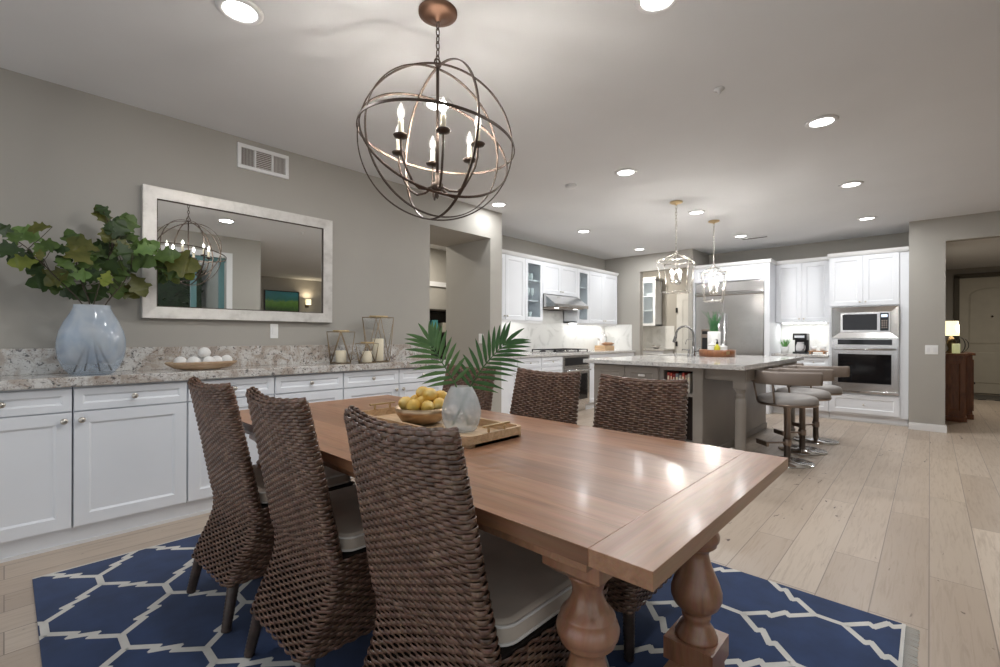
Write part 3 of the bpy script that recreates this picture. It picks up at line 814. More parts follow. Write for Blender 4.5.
# ------------------------------------------------------------------ kitchen: cooktop wall
PULL = [(.004,0),(.004,.014),(.010,.017),(.012,.022),(.008,.027),(0,.028)]
NY = ((1,0,0),(0,0,1)); NX = ((0,-1,0),(0,0,1))
def knob(root, p, ax, mat='nickel'):
    m = MB(); m.lathe(PULL, p, ax, 10); return part('knob', m, M[mat], root)
def base_unit(name, lab, X0, X1, mode, grp):
    """base cabinet on the cooktop wall, front facing -y at 3.97"""
    a, b = X0+.002, X1-.002
    r = thing(name, lab, 'cabinet', ((a+b)/2,4.29,0), grp)
    m = MB(); m.box(a,3.99,.1,b,4.585,.883); m.box(a,4.04,0,b,4.58,.1); part('carcass', m, M['white'], r)
    zs = {'door': [(.115,.735),(.745,.875)], 'drawers': [(.115,.42),(.43,.735),(.745,.875)]}[mode]
    for k, (za, zb) in enumerate(zs):
        m = MB(); m.shaker((a+.003,3.9895,za),*NY,b-a-.006,zb-za,t=.02,rail=.05)
        isd = mode == 'drawers' or k == len(zs)-1
        f = part('drawer' if isd else 'door', m, M['white'], r)
        knob(f, ((a+b)/2 if isd else b-.04, 3.9695, (za+zb)/2 if isd else zb-.05), (0,-1,0))
base_unit('base_cabinet', 'white base cabinet below the range counter, beside the wall end', 4.11, 4.60, 'door', 'range wall base cabinets')
base_unit('base_cabinet', 'white base cabinet second from the wall end below the range counter', 4.60, 5.11, 'door', 'range wall base cabinets')
base_unit('base_cabinet', 'white drawer base immediately left of the built-in range oven', 5.11, 5.62, 'drawers', 'range wall base cabinets')
base_unit('base_cabinet', 'white base cabinet immediately right of the built-in range oven', 6.36, 7.1, 'door', 'range wall base cabinets')
base_unit('base_cabinet', 'white corner base cabinet behind the island at the pantry end', 7.1, 7.88, 'door', 'range wall base cabinets')
def oven_face(r, P, w, za, zb, win, ctrl=True):
    """P(a,z,n): a along width, n outward"""
    def bx(m, a0,a1,z0,z1,n0,n1):
        p = P(a0,z0,n0); q = P(a1,z1,n1); m.box(p.x,p.y,p.z,q.x,q.y,q.z); return m
    return bx
r = thing('range_oven', 'stainless built-in oven under the gas cooktop', 'oven', (5.99,4.27,0))
m = MB(); m.box(5.625,3.985,.1,6.355,4.58,.883); m.box(5.63,4.04,0,6.35,4.5,.1); part('body', m, M['steel'], r)
m = MB(); m.box(5.63,3.962,.13,6.35,3.985,.70); dd = part('door', m, M['steel'], r, .004)
m = MB(); m.box(5.70,3.958,.20,6.28,3.963,.60); part('window', m, M['blackglass'], dd)
m = MB(); m.tube([(5.67,3.92,.655),(6.31,3.92,.655)], .013, 10); m.box(5.69,3.92,.645,5.71,3.963,.665); m.box(6.27,3.92,.645,6.29,3.963,.665); part('handle', m, M['chrome'], dd)
m = MB(); m.box(5.63,3.966,.71,6.35,3.985,.875); cp = part('control_panel', m, M['steel'], r, .003)
m = MB(); m.box(5.68,3.963,.735,6.30,3.967,.85); part('display', m, M['dark'], cp)
r = thing('range_counter', 'granite counter along the range wall with white marble splash', 'countertop', (6,4.3,.885))
m = MB(); m.box(4.108,3.95,.885,7.897,4.588,.925); part('slab', m, M['granite2'], r, .004)
m = MB(); m.box(4.108,4.588,.925,7.897,4.598,1.60); m.box(7.888,4.03,.925,7.898,4.588,1.40); part('backsplash', m, M['tile'], r)
# cooktop
r = thing('gas_cooktop', 'black grated gas cooktop on the range wall counter', 'cooktop', (5.99,4.27,.925))
m = MB(); m.box(5.53,4.03,.925,6.45,4.52,.937); part('pan', m, M['steel'], r, .004)
for bx_, by_ in ((5.7,4.15),(5.7,4.4),(5.99,4.28),(6.28,4.15),(6.28,4.4)):
    m = MB(); m.lathe([(.05,.937),(.05,.948),(.03,.955),(0,.956)], (bx_,by_,0), seg=16); part('burner', m, M['dark'], r)
for k in range(3):
    m = MB(); x0 = 5.55+k*.30; x1 = x0+.28
    for xx in (x0, x1-.014): m.box(xx,4.05,.962,xx+.014,4.50,.974)
    for yy in (4.05,4.27,4.486): m.box(x0,yy,.962,x1,yy+.014,.974)
    for xx in (x0,x1-.014):
        for yy in (4.05,4.486): m.box(xx,yy,.937,xx+.014,yy+.014,.962)
    m.box((x0+x1)/2-.007,4.05,.962,(x0+x1)/2+.007,4.5,.974)
    part('grate', m, M['dark'], r)
for k in range(5):
    m = MB(); m.lathe([(.017,.937),(.017,.953),(.013,.96),(0,.961)], (5.8+k*.095,4.045,0), seg=12); part('knob', m, M['chrome'], r)
# upper cabinets on the range wall
UY, UF = 4.32, 4.30
def upper(lab, a, b, za, zb, doors, glass=False, knobs=(), grp='range wall upper cabinets'):
    a += .001; b -= .001
    r = thing('upper_cabinet', lab, 'cabinet', ((a+b)/2,4.45,za), grp)
    if glass:
        m = MB(); m.box(a,UY,za,a+.018,4.585,zb); m.box(b-.018,UY,za,b,4.585,zb); m.box(a,UY,za,b,4.585,za+.03); m.box(a,UY,zb-.03,b,4.585,zb); m.box(a,4.57,za,b,4.585,zb)
        part('carcass', m, M['white'], r)
        for k in (1,2):
            z = za+(zb-za)*k/3; m = MB(); m.box(a+.018,UY+.02,z-.008,b-.018,4.57,z+.008); part('shelf', m, M['white'], r)
    else:
        m = MB(); m.box(a,UY,za,b,4.585,zb); part('carcass', m, M['white'], r)
    if za < 1.5:
        m = MB(); m.box(a,UF+.004,za-.035,b,UF+.022,za); part('light_rail', m, M['trim'], r)
    n = doors; w = (b-a)/n
    for k in range(n):
        m = MB(); m.shaker((a+w*k+.002,UY-.0005,za+.004),*NY,w-.004,zb-za-.008,t=.02,rail=.058,hole=glass)
        d = part('door', m, M['white'], r)
        if glass:
            m = MB(); m.box(a+.06,UF+.006,za+.06,b-.06,UF+.010,zb-.06); part('pane', m, M['pane'], d)
        if k < len(knobs) and knobs[k] is not None: knob(d, (a+w*k+(w-.03 if knobs[k] else .03), UF-.0005, za+.055), (0,-1,0))
    return r
upper('tall white wall cabinet at the wall end of the range wall', 4.11, 4.72, 1.40, 2.31, 1, knobs=(1,))
upper('tall white wall cabinet just left of the first glass door', 4.72, 5.15, 1.40, 2.31, 1, knobs=(0,))
upper('glass-fronted white wall cabinet left of the range hood', 5.15, 5.565, 1.40, 2.31, 1, True)
upper('short two-door white cabinet above the range hood', 5.565, 6.505, 1.825, 2.31, 2, knobs=(1,0))
upper('glass-fronted white wall cabinet right of the range hood', 6.505, 6.87, 1.40, 2.31, 1, True)
upper('two-door white wall cabinet at the corner end right of the hood', 6.87, 7.84, 1.40, 2.31, 2, knobs=(1,0))
m = MB(); pr = [(UF+.002,2.31),(UF-.006,2.31),(UF-.022,2.335),(UF-.03,2.36),(4.59,2.36),(4.59,2.31)]
m.prism([(4.108,y,z) for y, z in pr], (3.742,0,0)); struct('trim_3', m, M['trim'])
# glassware
gl = [(5.25,4.43,1.71,'stemmed'),(5.36,4.43,1.71,'stemmed'),(5.46,4.43,1.71,'stemmed'),(5.26,4.44,2.015,'tumbler'),(5.36,4.44,2.015,'tumbler'),(5.45,4.44,2.015,'tumbler'),(5.30,4.44,1.431,'tumbler'),(5.42,4.44,1.431,'tumbler'),
      (6.62,4.44,1.71,'tumbler'),(6.75,4.44,1.71,'tumbler'),(6.62,4.44,2.015,'stemmed'),(6.75,4.44,2.015,'stemmed')]
gm = paint('cabinet_glassware', (.62,.68,.68), .1)
gpos = {}
for x, y, z, k in gl:
    m = MB()
    if k == 'tumbler': m.lathe([(.028,0),(.036,.11),(.034,.11),(.026,.006),(0,.006)], (x,y,z+.001), seg=14); cat = 'tumbler'
    else: m.lathe([(.032,0),(.006,.006),(.004,.07),(.03,.10),(.034,.14),(.028,.19),(.026,.19),(.03,.14),(.02,.105),(0,.10)], (x,y,z+.001), seg=14); cat = 'wine_glass'
    side = 'left' if x < 6 else 'right'; shelf = 'top' if z > 2 else ('middle' if z > 1.6 else 'bottom')
    solo(cat, m, gm, 'clear %s on the %s shelf of the glass cabinet %s of the hood' % (cat.replace('_',' '), shelf, side), cat.replace('_',' '), (x,y,z+.001), 'glasses on the %s shelf %s of the hood' % (shelf, side))
# hood
r = thing('range_hood', 'stainless steel slanted range hood under the short cabinets', 'range hood', (6.035,4.35,1.62))
m = MB(); m.prism([(5.575,y,z) for y, z in ((4.586,1.622),(4.08,1.622),(4.08,1.665),(4.285,1.815),(4.586,1.815))], (.92,0,0)); part('canopy', m, M['steel'], r, .004)
m = MB(); m.box(5.65,4.12,1.612,6.42,4.54,1.622); part('filter', m, M['taupemetal'], r)
for x in (5.78,6.29):
    m = MB(); m.lathe([(.035,1.611),(.03,1.607),(0,1.606)], (x,4.2,0), seg=14); part('hood_lamp', m, M['strip'], r)
add_area('hood_light', (6.03,4.2,1.60), .5, 2.2, (1,.98,.94), shape='RECTANGLE', size_y=.06)
def strip(lab, x0,y0,x1,y1,z, e, loc):
    m = MB(); m.box(x0,y0,z-.012,x1,y1,z); solo('undercabinet_light', m, M['strip'], lab, 'light strip', loc)
    L = max(x1-x0,y1-y0)
    along = 0 if (x1-x0) > (y1-y0) else PI/2
    add_area('undercabinet_lamp', ((x0+x1)/2,(y0+y1)/2,z-.02), L, e, (1,.99,.96), rot=(0,0,along), shape='RECTANGLE', size_y=.03)
strip('lit strip under the wall cabinet right of the hood', 6.53,4.45,7.78,4.49,1.40, 2.0, (7.15,4.47,1.388))
strip('lit strip under the wall cabinets left of the hood', 4.3,4.45,5.5,4.49,1.40, .5, (4.9,4.47,1.388))
# breadbox, rolling pin and kettle at the corner
def plank_box():
    m = MB(); m.box(7.24,4.2,.925,7.56,4.42,1.012); return m
solo('wooden_crate', plank_box(), M['oakwood'], 'pale wooden box at the corner of the range counter', 'box', (7.4,4.31,.925), bevel=.006)
m = MB(); m.lathe([(0,0),(.012,.004),(.013,.07),(.010,.085),(.028,.088),(.030,.10),(.030,.32),(.028,.332),(.010,.335),(.013,.35),(.012,.416),(0,.42)], (7.20,4.245,1.043), (1,0,0), 14)
solo('rolling_pin', m, M['rollwood'], 'brown wooden rolling pin lying on the pale wooden box', 'rolling pin', (7.41,4.245,1.043))
r = thing('electric_kettle', 'white kettle with silver handle standing on the pale wooden box', 'kettle', (7.37,4.35,1.0125))
m = MB(); m.lathe([(.066,0),(.070,.01),(.072,.05),(.066,.10),(.054,.15),(.046,.175),(.03,.185),(0,.187)], (7.37,4.35,1.0125), seg=24); part('body', m, M['porcelain'], r)
m = MB(); m.tube([(7.425,4.33,1.185),(7.46,4.32,1.20),(7.475,4.315,1.15),(7.465,4.32,1.08),(7.435,4.335,1.045)], .009, 8); part('handle', m, M['chrome'], r)
m = MB(); m.tube([(7.31,4.36,1.11),(7.275,4.365,1.14),(7.255,4.37,1.175)], [.017,.012,.009], 10); part('spout', m, M['porcelain'], r)
m = MB(); m.lathe([(.03,0),(.028,.008),(.008,.012),(.012,.024),(0,.028)], (7.37,4.35,1.199), seg=14); part('lid', m, M['chrome'], r)

# ------------------------------------------------------------------ kitchen: back wall
FX = 7.95
r = thing('refrigerator', 'wide stainless side-by-side refrigerator built into white cabinets', 'refrigerator', (8.3,2.38,0))
m = MB(); m.box(FX+.03,1.865,.10,8.66,2.9,2.065); m.box(FX+.08,1.88,0,8.6,2.88,.10); part('body', m, M['taupemetal'], r)
m = MB(); m.box(FX,2.465,.12,FX+.03,2.897,1.85); fd = part('door', m, M['steel'], r, .006, label='narrow freezer door with dispenser')
m = MB(); m.box(FX-.006,2.67,.93,FX,2.80,1.30); dsp = part('dispenser', m, M['taupemetal'], fd, .003)
m = MB(); m.box(FX-.008,2.685,.955,FX-.005,2.785,1.16); part('recess', m, M['dark'], dsp)
m = MB(); m.box(FX-.008,2.685,1.22,FX-.005,2.785,1.27); part('keypad', m, M['dark'], dsp)
m = MB(); m.tube([(FX-.055,2.505,.50),(FX-.055,2.505,1.55)], .016, 12)
for z in (.56,1.49): m.box(FX-.055,2.495,z-.015,FX,2.515,z+.015)
part('handle', m, M['chrome'], fd)
m = MB(); m.box(FX,1.868,.12,FX+.03,2.459,1.85); rd = part('door', m, M['steel'], r, .006, label='wide refrigerator door')
m = MB(); m.tube([(FX-.055,2.42,.50),(FX-.055,2.42,1.55)], .016, 12)
for z in (.56,1.49): m.box(FX-.055,2.41,z-.015,FX,2.43,z+.015)
part('handle', m, M['chrome'], rd)
m = MB(); m.box(FX,1.868,1.905,FX+.03,2.897,2.06); part('grille_panel', m, M['steel'], r, .005)
m = MB(); m.box(FX-.022,1.868,1.855,FX+.03,2.897,1.90); part('trim_bar', m, M['chrome'], r, .006)
r = thing('refrigerator_cabinet', 'white cabinet surround over and beside the refrigerator', 'cabinet', (8.3,2.35,0))
m = MB(); m.box(FX-.02,1.785,0,8.66,1.858,2.31); part('side_panel', m, M['white'], r, .002)
m = MB(); m.box(FX-.02,2.903,0,8.66,2.928,2.31); part('side_panel', m, M['white'], r, .002)
m = MB(); m.box(FX+.005,1.858,2.07,8.66,2.903,2.31); part('carcass', m, M['white'], r)
for y0, y1 in ((2.902,2.383),(2.377,1.860)):
    m = MB(); m.shaker((FX+.0045,y0,2.078),*NX,y0-y1,.225,t=.02,rail=.05); part('door', m, M['white'], r)
def crownx(name, ya, yb, x, z0=2.31, z1=2.365, ret=0):
    m = MB(); pr = [(x+.002,z0),(x-.006,z0),(x-.02,z0+.025),(x-.028,z1),(8.67,z1),(8.67,z0)]
    m.prism([(a,ya,z) for a, z in pr], (0,yb-ya,0)); return m
struct('trim_4', crownx('', 1.765, 2.93, FX-.02), M['trim'])
# wall cabinets between refrigerator and oven tower
BX = 8.30
def upper_b(lab, y0, y1, kn):
    r = thing('wall_cabinet', lab, 'cabinet', (8.48,(y0+y1)/2,1.40), 'back wall upper cabinets')
    m = MB(); m.box(BX,y1+.001,1.40,8.66,y0-.001,2.31); part('carcass', m, M['white'], r)
    m = MB(); m.shaker((BX-.0005,y0-.002,1.404),*NX,y0-y1-.004,.902,t=.02,rail=.058); d = part('door', m, M['white'], r)
    knob(d, (BX-.021, y0-.03 if kn else y1+.03, 1.455), (-1,0,0)); return r
upper_b('white wall cabinet beside the refrigerator, left of the pair over the coffee maker', 1.784, 1.432, 0)
upper_b('white wall cabinet beside the oven tower, right of the pair over the coffee maker', 1.432, 1.085, 1)
struct('trim_5', crownx('', 1.075, 1.785, BX-.02), M['trim'])
strip('lit strip under the wall cabinets beside the oven tower', 8.46,1.15,8.50,1.72,1.40, 2.2, (8.48,1.435,1.388))
for y0, y1, lab in ((1.783,1.42,'white base cabinet beside the refrigerator under the coffee maker'),(1.42,1.062,'white base cabinet beside the oven tower under the towel tray')):
    r = thing('base_cabinet', lab, 'cabinet', (8.35,(y0+y1)/2,0), 'back wall base cabinets')
    m = MB(); m.box(8.08,y1+.001,.1,8.66,y0-.001,.883); m.box(8.13,y1+.001,0,8.6,y0-.001,.1); part('carcass', m, M['white'], r)
    m = MB(); m.shaker((8.0795,y0-.003,.745),*NX,y0-y1-.006,.13,t=.02,rail=.04); dw = part('drawer', m, M['white'], r); knob(dw, (8.0595,(y0+y1)/2,.81), (-1,0,0))
    m = MB(); m.shaker((8.0795,y0-.003,.115),*NX,y0-y1-.006,.62,t=.02,rail=.055); dw = part('door', m, M['white'], r); knob(dw, (8.0595,y1+.04,.69), (-1,0,0))
r = thing('back_counter', 'granite counter with white tile splash between refrigerator and ovens', 'countertop', (8.35,1.42,.885))
m = MB(); m.box(8.035,1.064,.885,8.665,1.783,.925); part('slab', m, M['granite2'], r, .004)
m = MB(); m.box(8.66,1.064,.925,8.672,1.783,1.40); part('backsplash', m, M['tile'], r)
# oven tower
r = thing('oven_cabinet', 'tall white cabinet tower holding the microwave and wall oven', 'cabinet', (8.36,.635,0))
OX = 8.07
m = MB(); m.box(OX,.205,.10,8.66,1.06,2.31); m.box(OX+.045,.21,0,8.6,1.055,.10); part('carcass', m, M['white'], r)
for y0, y1, kn in ((1.057,.682,0),(.678,.30,1)):
    m = MB(); m.shaker((OX-.0005,y0,1.615),*NX,y0-y1,.69,t=.02,rail=.058); d = part('door', m, M['white'], r); knob(d, (OX-.021, y1+.03 if not kn else y0-.03, 1.665), (-1,0,0))
m = MB(); m.shaker((OX-.0005,1.04,.125),*NX,.75,.255,t=.02,rail=.055); d = part('drawer', m, M['white'], r); knob(d, (OX-.021,.665,.25), (-1,0,0))
struct('trim_6', crownx('', .205, 1.078, OX-.02), M['trim'])
m = MB(); m.box(8.112,.21,0,8.116,1.785,.02); struct('trim_7', m, M['trim'])
r = thing('built_in_microwave', 'stainless framed microwave above the wall oven', 'microwave', (8.06,.665,1.20))
y0, y1 = 1.025, .298
m = MB()
# trim kit frame, sloped to the inner unit
o4 = [(y0,1.165),(y1,1.165),(y1,1.595),(y0,1.595)]; i4 = [(y0-.10,1.245),(y1+.09,1.245),(y1+.09,1.52),(y0-.10,1.52)]
vs = [(OX-.001,y,z) for y, z in o4] + [(OX-.045,y,z) for y, z in o4] + [(OX-.028,y,z) for y, z in i4]
m.add(vs, [(a,(a+1)%4,4+(a+1)%4,4+a) for a in range(4)] + [(4+a,4+(a+1)%4,8+(a+1)%4,8+a) for a in range(4)])
part('trim_frame', m, M['steel'], r)
m = MB(); m.box(OX-.036,y1+.09,1.245,OX-.02,y0-.10,1.52); part('face', m, M['steel'], r, .003)
m = MB(); m.box(OX-.040,y1+.225,1.275,OX-.035,y0-.125,1.495); part('window', m, M['blackglass'], r)
m = MB(); m.box(OX-.040,y1+.105,1.265,OX-.035,y1+.195,1.505); cpn = part('control_panel', m, M['blackglass'], r)
m = MB()
for a in range(4):
    for b in range(3): m.box(OX-.042,y1+.120+b*.022,1.30+a*.03,OX-.0395,y1+.135+b*.022,1.318+a*.03)
part('button', m, M['taupemetal'], cpn)
m = MB(); m.box(OX-.042,y1+.118,1.45,OX-.0395,y1+.182,1.485); part('clock_display', m, glow('lit_clock', (.5,.7,1), .9), cpn)
r = thing('wall_oven', 'stainless wall oven with dark window below the microwave', 'oven', (8.06,.665,.40))
m = MB(); m.box(OX-.03,y1,.405,OX-.001,y0,1.16); part('frame', m, M['steel'], r, .003)
m = MB(); m.box(OX-.036,y1+.07,1.075,OX-.029,y0-.07,1.145); cpn = part('control_panel', m, M['blackglass'], r)
m = MB(); m.box(OX-.05,y1+.01,.46,OX-.029,y0-.01,1.055); d = part('door', m, M['steel'], r, .004)
m = MB(); m.box(OX-.053,y1+.075,.545,OX-.049,y0-.075,.945); part('window', m, M['blackglass'], d)
m = MB(); m.tube([(OX-.10,y1+.03,1.015),(OX-.10,y0-.03,1.015)], .013, 12)
for y in (y1+.07,y0-.07): m.box(OX-.10,y-.01,1.005,OX-.05,y+.01,1.025)
part('handle', m, M['chrome'], d)
m = MB(); m.box(OX-.045,y1,.41,OX-.029,y0,.445); part('vent_strip', m, M['chrome'], r, .003)
# things on the back counter
r = thing('potted_grass', 'small bright green grass plant in a white pot by the refrigerator', 'potted plant', (8.36,1.672,.925))
m = MB(); m.lathe([(.045,0),(.06,.10),(.055,.10),(.045,.09),(0,.09)], (8.36,1.672,.925), seg=20); part('pot', m, M['porcelain'], r)
m = MB(); rr = random.Random(3)
for k in range(46):
    a = rr.uniform(0,2*PI); l = rr.uniform(.09,.16); sp = rr.uniform(.15,.62); d = V((math.cos(a),math.sin(a),0)); p0 = V((8.36,1.672,1.01))+d*rr.uniform(0,.03)
    q = V((-d.y,d.x,0)); P = [p0 + d*(l*sp*t) + V((0,0,l*(1.1*t-.5*sp*t*t))) for t in (0,.35,.7,1)]
    ws = (.006,.007,.005,.0005); vs = []
    for p, w_ in zip(P, ws): vs += [p-q*w_, p+V((0,0,-.001)), p+q*w_]
    m.add(vs, [(3*i+j,3*i+j+1,3*i+j+4,3*i+j+3) for i in range(3) for j in range(2)], 0, True)
part('grass_blades', m, M['fern'], r)
r = thing('coffee_maker', 'black drip coffee maker with silver panel on the back counter', 'coffee maker', (8.38,1.455,.925))
m = MB(); m.rbox(8.38,1.455,.925,.95,.26,.185,.02); part('base', m, M['dark'], r)
m = MB(); m.rbox(8.46,1.455,.95,1.18,.10,.185,.02); part('tower', m, M['dark'], r)
m = MB(); m.rbox(8.38,1.455,1.13,1.235,.26,.185,.02,top_r=.008); hd = part('brew_head', m, M['dark'], r)
m = MB(); m.box(8.246,1.39,1.165,8.251,1.52,1.20); part('silver_panel', m, M['chrome'], hd)
m = MB(); m.lathe([(.05,0),(.062,.03),(.062,.09),(.045,.135),(.047,.15),(.042,.15),(.04,.135),(0,.13)], (8.33,1.455,.951), seg=20); ca = part('carafe', m, paint('steel_carafe', (.62,.61,.62), .2), r)
m = MB(); m.tube([(8.28,1.415,1.085),(8.235,1.39,1.08),(8.235,1.39,1.0),(8.275,1.415,.985)], .007, 8); part('handle', m, M['dark'], ca)
r = thing('serving_board', 'small wooden footed tray on the counter beside the oven tower', 'tray', (8.36,1.23,.925))
m = MB(); m.box(8.27,1.12,.955,8.45,1.35,.97); part('board', m, M['rollwood'], r, .004)
for yy in (1.14,1.31):
    m = MB(); m.box(8.28,yy,.925,8.44,yy+.025,.955); part('foot', m, M['rollwood'], r, .002)
for k, (yy, lab) in enumerate(((1.175,'white ceramic cup on the footed tray, nearer the oven tower'),(1.29,'white ceramic cup on the footed tray, nearer the coffee maker'))):
    r = thing('cup', lab, 'cup', (8.36,yy,.9705), 'cups on the footed tray')
    m = MB(); m.lathe([(.025,0),(.038,.02),(.044,.065),(.041,.065),(.034,.02),(0,.012)], (8.36,yy,.9705), seg=18); part('bowl', m, M['porcelain'], r)
    m = MB(); m.tube([(8.325,yy-.02,1.02),(8.30,yy-.04,1.02),(8.30,yy-.04,.995),(8.33,yy-.02,.985)], .004, 6); part('handle', m, M['porcelain'], r)

# ------------------------------------------------------------------ pantry beyond the opening
r = thing('pantry_wall_cabinet', 'white glass-door wall cabinet inside the pantry opening', 'cabinet', (9.31,4.5,1.40))
m = MB(); ya, yb = 4.15, 4.78
m.box(9.17,ya,1.40,9.47,ya+.018,2.36); m.box(9.17,yb-.018,1.40,9.47,yb,2.36); m.box(9.17,ya,1.40,9.47,yb,1.43); m.box(9.17,ya,2.33,9.47,yb,2.36); m.box(9.455,ya,1.4,9.47,yb,2.36)
part('carcass', m, M['white'], r)
for z in (1.72,2.02):
    m = MB(); m.box(9.19,ya+.018,z-.008,9.455,yb-.018,z+.008); part('shelf', m, M['white'], r)
for y0, y1 in ((4.78,4.466),(4.464,4.15)):
    m = MB(); m.shaker((9.1695,y0,1.404),*NX,y0-y1,.952,t=.02,rail=.05,hole=True); d = part('door', m, M['white'], r)
    m = MB(); m.box(9.154,y1+.05,1.454,9.158,y0-.05,2.306); part('pane', m, M['pane'], d)
m = MB(); m.box(9.13,4.13,2.36,9.47,4.8,2.41); part('crown', m, M['trim'], r, .01)
r = thing('pantry_base_cabinet', 'white base cabinet inside the pantry opening', 'cabinet', (9.2,4.5,0))
m = MB(); m.box(9.0,3.9,.1,9.47,5.3,.883); m.box(9.05,3.9,0,9.45,5.3,.1); part('carcass', m, M['white'], r)
for y0, y1 in ((4.75,4.33),(4.325,3.905)):
    m = MB(); m.shaker((8.9995,y0,.12),*NX,y0-y1,.75,t=.02,rail=.05); part('door', m, M['white'], r)
r = thing('pantry_counter', 'granite counter inside the pantry opening', 'countertop', (9.2,4.5,.885))
m = MB(); m.box(8.97,3.88,.885,9.475,5.3,.925); part('slab', m, M['granite2'], r, .004)
m = MB(); m.box(9.465,3.88,.925,9.477,5.3,1.40); part('backsplash', m, M['tile'], r)
r = thing('fruit_bowl', 'small grey metal bowl on the pantry counter', 'bowl', (9.15,4.13,.925))
m = MB(); m.lathe([(.04,0),(.085,.05),(.09,.075),(.086,.075),(.08,.05),(.03,.008),(0,.008)], (9.15,4.13,.925), seg=20); part('bowl', m, M['steel'], r)
m = MB(); m.lathe([(.04,0),(.04,.006),(0,.006)], (9.15,4.13,.925), seg=16); part('foot', m, M['dark'], r)
# ------------------------------------------------------------------ island
IX0, IX1, IY0, IY1 = 4.45, 6.735, 1.555, 2.72
r = thing('kitchen_island', 'taupe painted kitchen island with turned corner leg and open book shelf', 'island', (5.6,2.1,0))
m = MB()
# body built around the open shelf niches and the sink hole
T = .884
ny0, ny1, nd = 1.645, 1.93, .32
m.box(IX0+nd,IY0,.0,5.9,IY1,T); m.box(6.6,IY0,0,IX1,IY1,T); m.box(5.9,IY0,0,6.6,2.26,T); m.box(5.9,2.26,0,6.6,IY1,.66); m.box(5.9,2.69,.66,6.6,IY1,T)
m.box(IX0,IY0,0,IX0+nd,ny0,T); m.box(IX0,ny1,0,IX0+nd,IY1,T)
m.box(IX0,ny0,0,IX0+nd,ny1,.12); m.box(IX0,ny0,.60,IX0+nd,ny1,.632); m.box(IX0,ny0,.845,IX0+nd,ny1,T)
part('body', m, M['taupe'], r)
for y0, y1 in ((2.70,2.345),(2.335,1.975)):
    m = MB(); m.shaker((IX0-.0005,y0,.12),*NX,y0-y1,.745,t=.02,rail=.06); d = part('door', m, M['taupe'], r)
    if y0 < 2.5:
        m = MB(); m.box(IX0-.034,2.115,.768,IX0-.02,2.185,.79); part('latch', m, M['porcelain'], d, .003, label='white plastic latch')
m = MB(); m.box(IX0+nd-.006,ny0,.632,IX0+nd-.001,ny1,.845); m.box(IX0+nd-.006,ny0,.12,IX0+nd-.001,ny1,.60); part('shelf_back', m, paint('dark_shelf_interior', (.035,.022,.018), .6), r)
m = MB(); m.box(IX0-.012,IY0-.012,0,IX1+.012,IY0,.07); m.box(IX0-.012,IY0-.012,0,IX0,IY1+.01,.07); part('plinth', m, M['taupe'], r, .004)
m = MB(); m.box(4.505,1.20,.775,4.53,IY0,T); m.box(4.57,1.20,.775,6.66,1.225,T); m.box(6.64,1.2,.775,6.665,IY0,T); part('apron', m, M['taupe'], r, .003)
IL = [(.05,.03),(.052,.045),(.04,.058),(.036,.072),(.046,.085),(.048,.10),(.046,.13),(.046,.56),(.044,.60),(.036,.612),(.034,.62),(.042,.632),(.043,.645),(.036,.656),(.034,.665),(.046,.685),(.048,.70)]
for lx in (4.55, 6.62):
    m = MB(); m.lathe(IL, (lx,1.255,0), seg=24); m.box(lx-.052,1.203,.70,lx+.052,1.307,T); m.lathe([(.044,0),(.052,.012),(.05,.03)], (lx,1.255,0), seg=24); part('leg', m, M['taupe'], r)
# cookbooks in the open niche
bk = [(.026,(.40,.05,.04),'dark red cookbook, leftmost on the island shelf',.19),(.018,(.55,.08,.05),'bright red cookbook second from left on the island shelf',.185),(.022,(.30,.04,.04),'maroon cookbook third from left on the island shelf',.175),
 (.030,(.25,.27,.30),'thick slate grey cookbook on the island shelf',.18),(.020,(.55,.50,.42),'cream cookbook right of the grey one on the island shelf',.17),(.024,(.5,.07,.05),'red cookbook right of the cream one on the island shelf',.19),
 (.018,(.45,.36,.28),'tan cookbook near the right end of the island shelf',.17),(.022,(.62,.58,.52),'white cookbook at the right end of the island shelf',.185)]
yy = 1.905
for th, c, lab, hh in bk:
    r = thing('cookbook', lab, 'book', (4.56,yy-th/2,.632), 'cookbooks in the island shelf')
    m = MB(); m.box(4.475,yy-th,.6325,4.65,yy,.6325+hh); part('cover', m, paint('book_cover_%d' % int(yy*1000), c, .5), r, .003)
    m = MB(); m.box(4.4735,yy-th+.004,.6325+hh*.62,4.4752,yy-.004,.6325+hh*.82); part('spine_label', m, M['cream'], r)
    yy -= th + .006
# worktop
CX0, CX1, CY0, CY1 = 4.335, 6.90, 1.165, 2.79
r = thing('island_countertop', 'pale granite worktop on the taupe island', 'countertop', (5.6,1.98,.885))
m = MB(); m.box(CX0,CY0,.8855,5.95,CY1,.925); m.box(6.55,CY0,.8855,CX1,CY1,.925); m.box(5.95,CY0,.8855,6.55,2.30,.925); m.box(5.95,2.66,.8855,6.55,CY1,.925); part('slab', m, M['granite2'], r)
r = thing('kitchen_sink', 'stainless undermount sink in the island worktop', 'sink', (6.25,2.48,.70))
m = MB(); x0,x1,y0,y1 = 5.935,6.565,2.285,2.675
m.box(x0,y0,.70,x1,y1,.706); m.box(x0,y0,.706,x0+.008,y1,.884); m.box(x1-.008,y0,.706,x1,y1,.884); m.box(x0,y0,.706,x1,y0+.008,.884); m.box(x0,y1-.008,.706,x1,y1,.884); part('basin', m, M['steel'], r)
m = MB(); m.lathe([(.04,.7062),(.045,.709),(.02,.7095),(0,.708)], (6.25,2.48,0), seg=18); part('drain', m, M['chrome'], r)
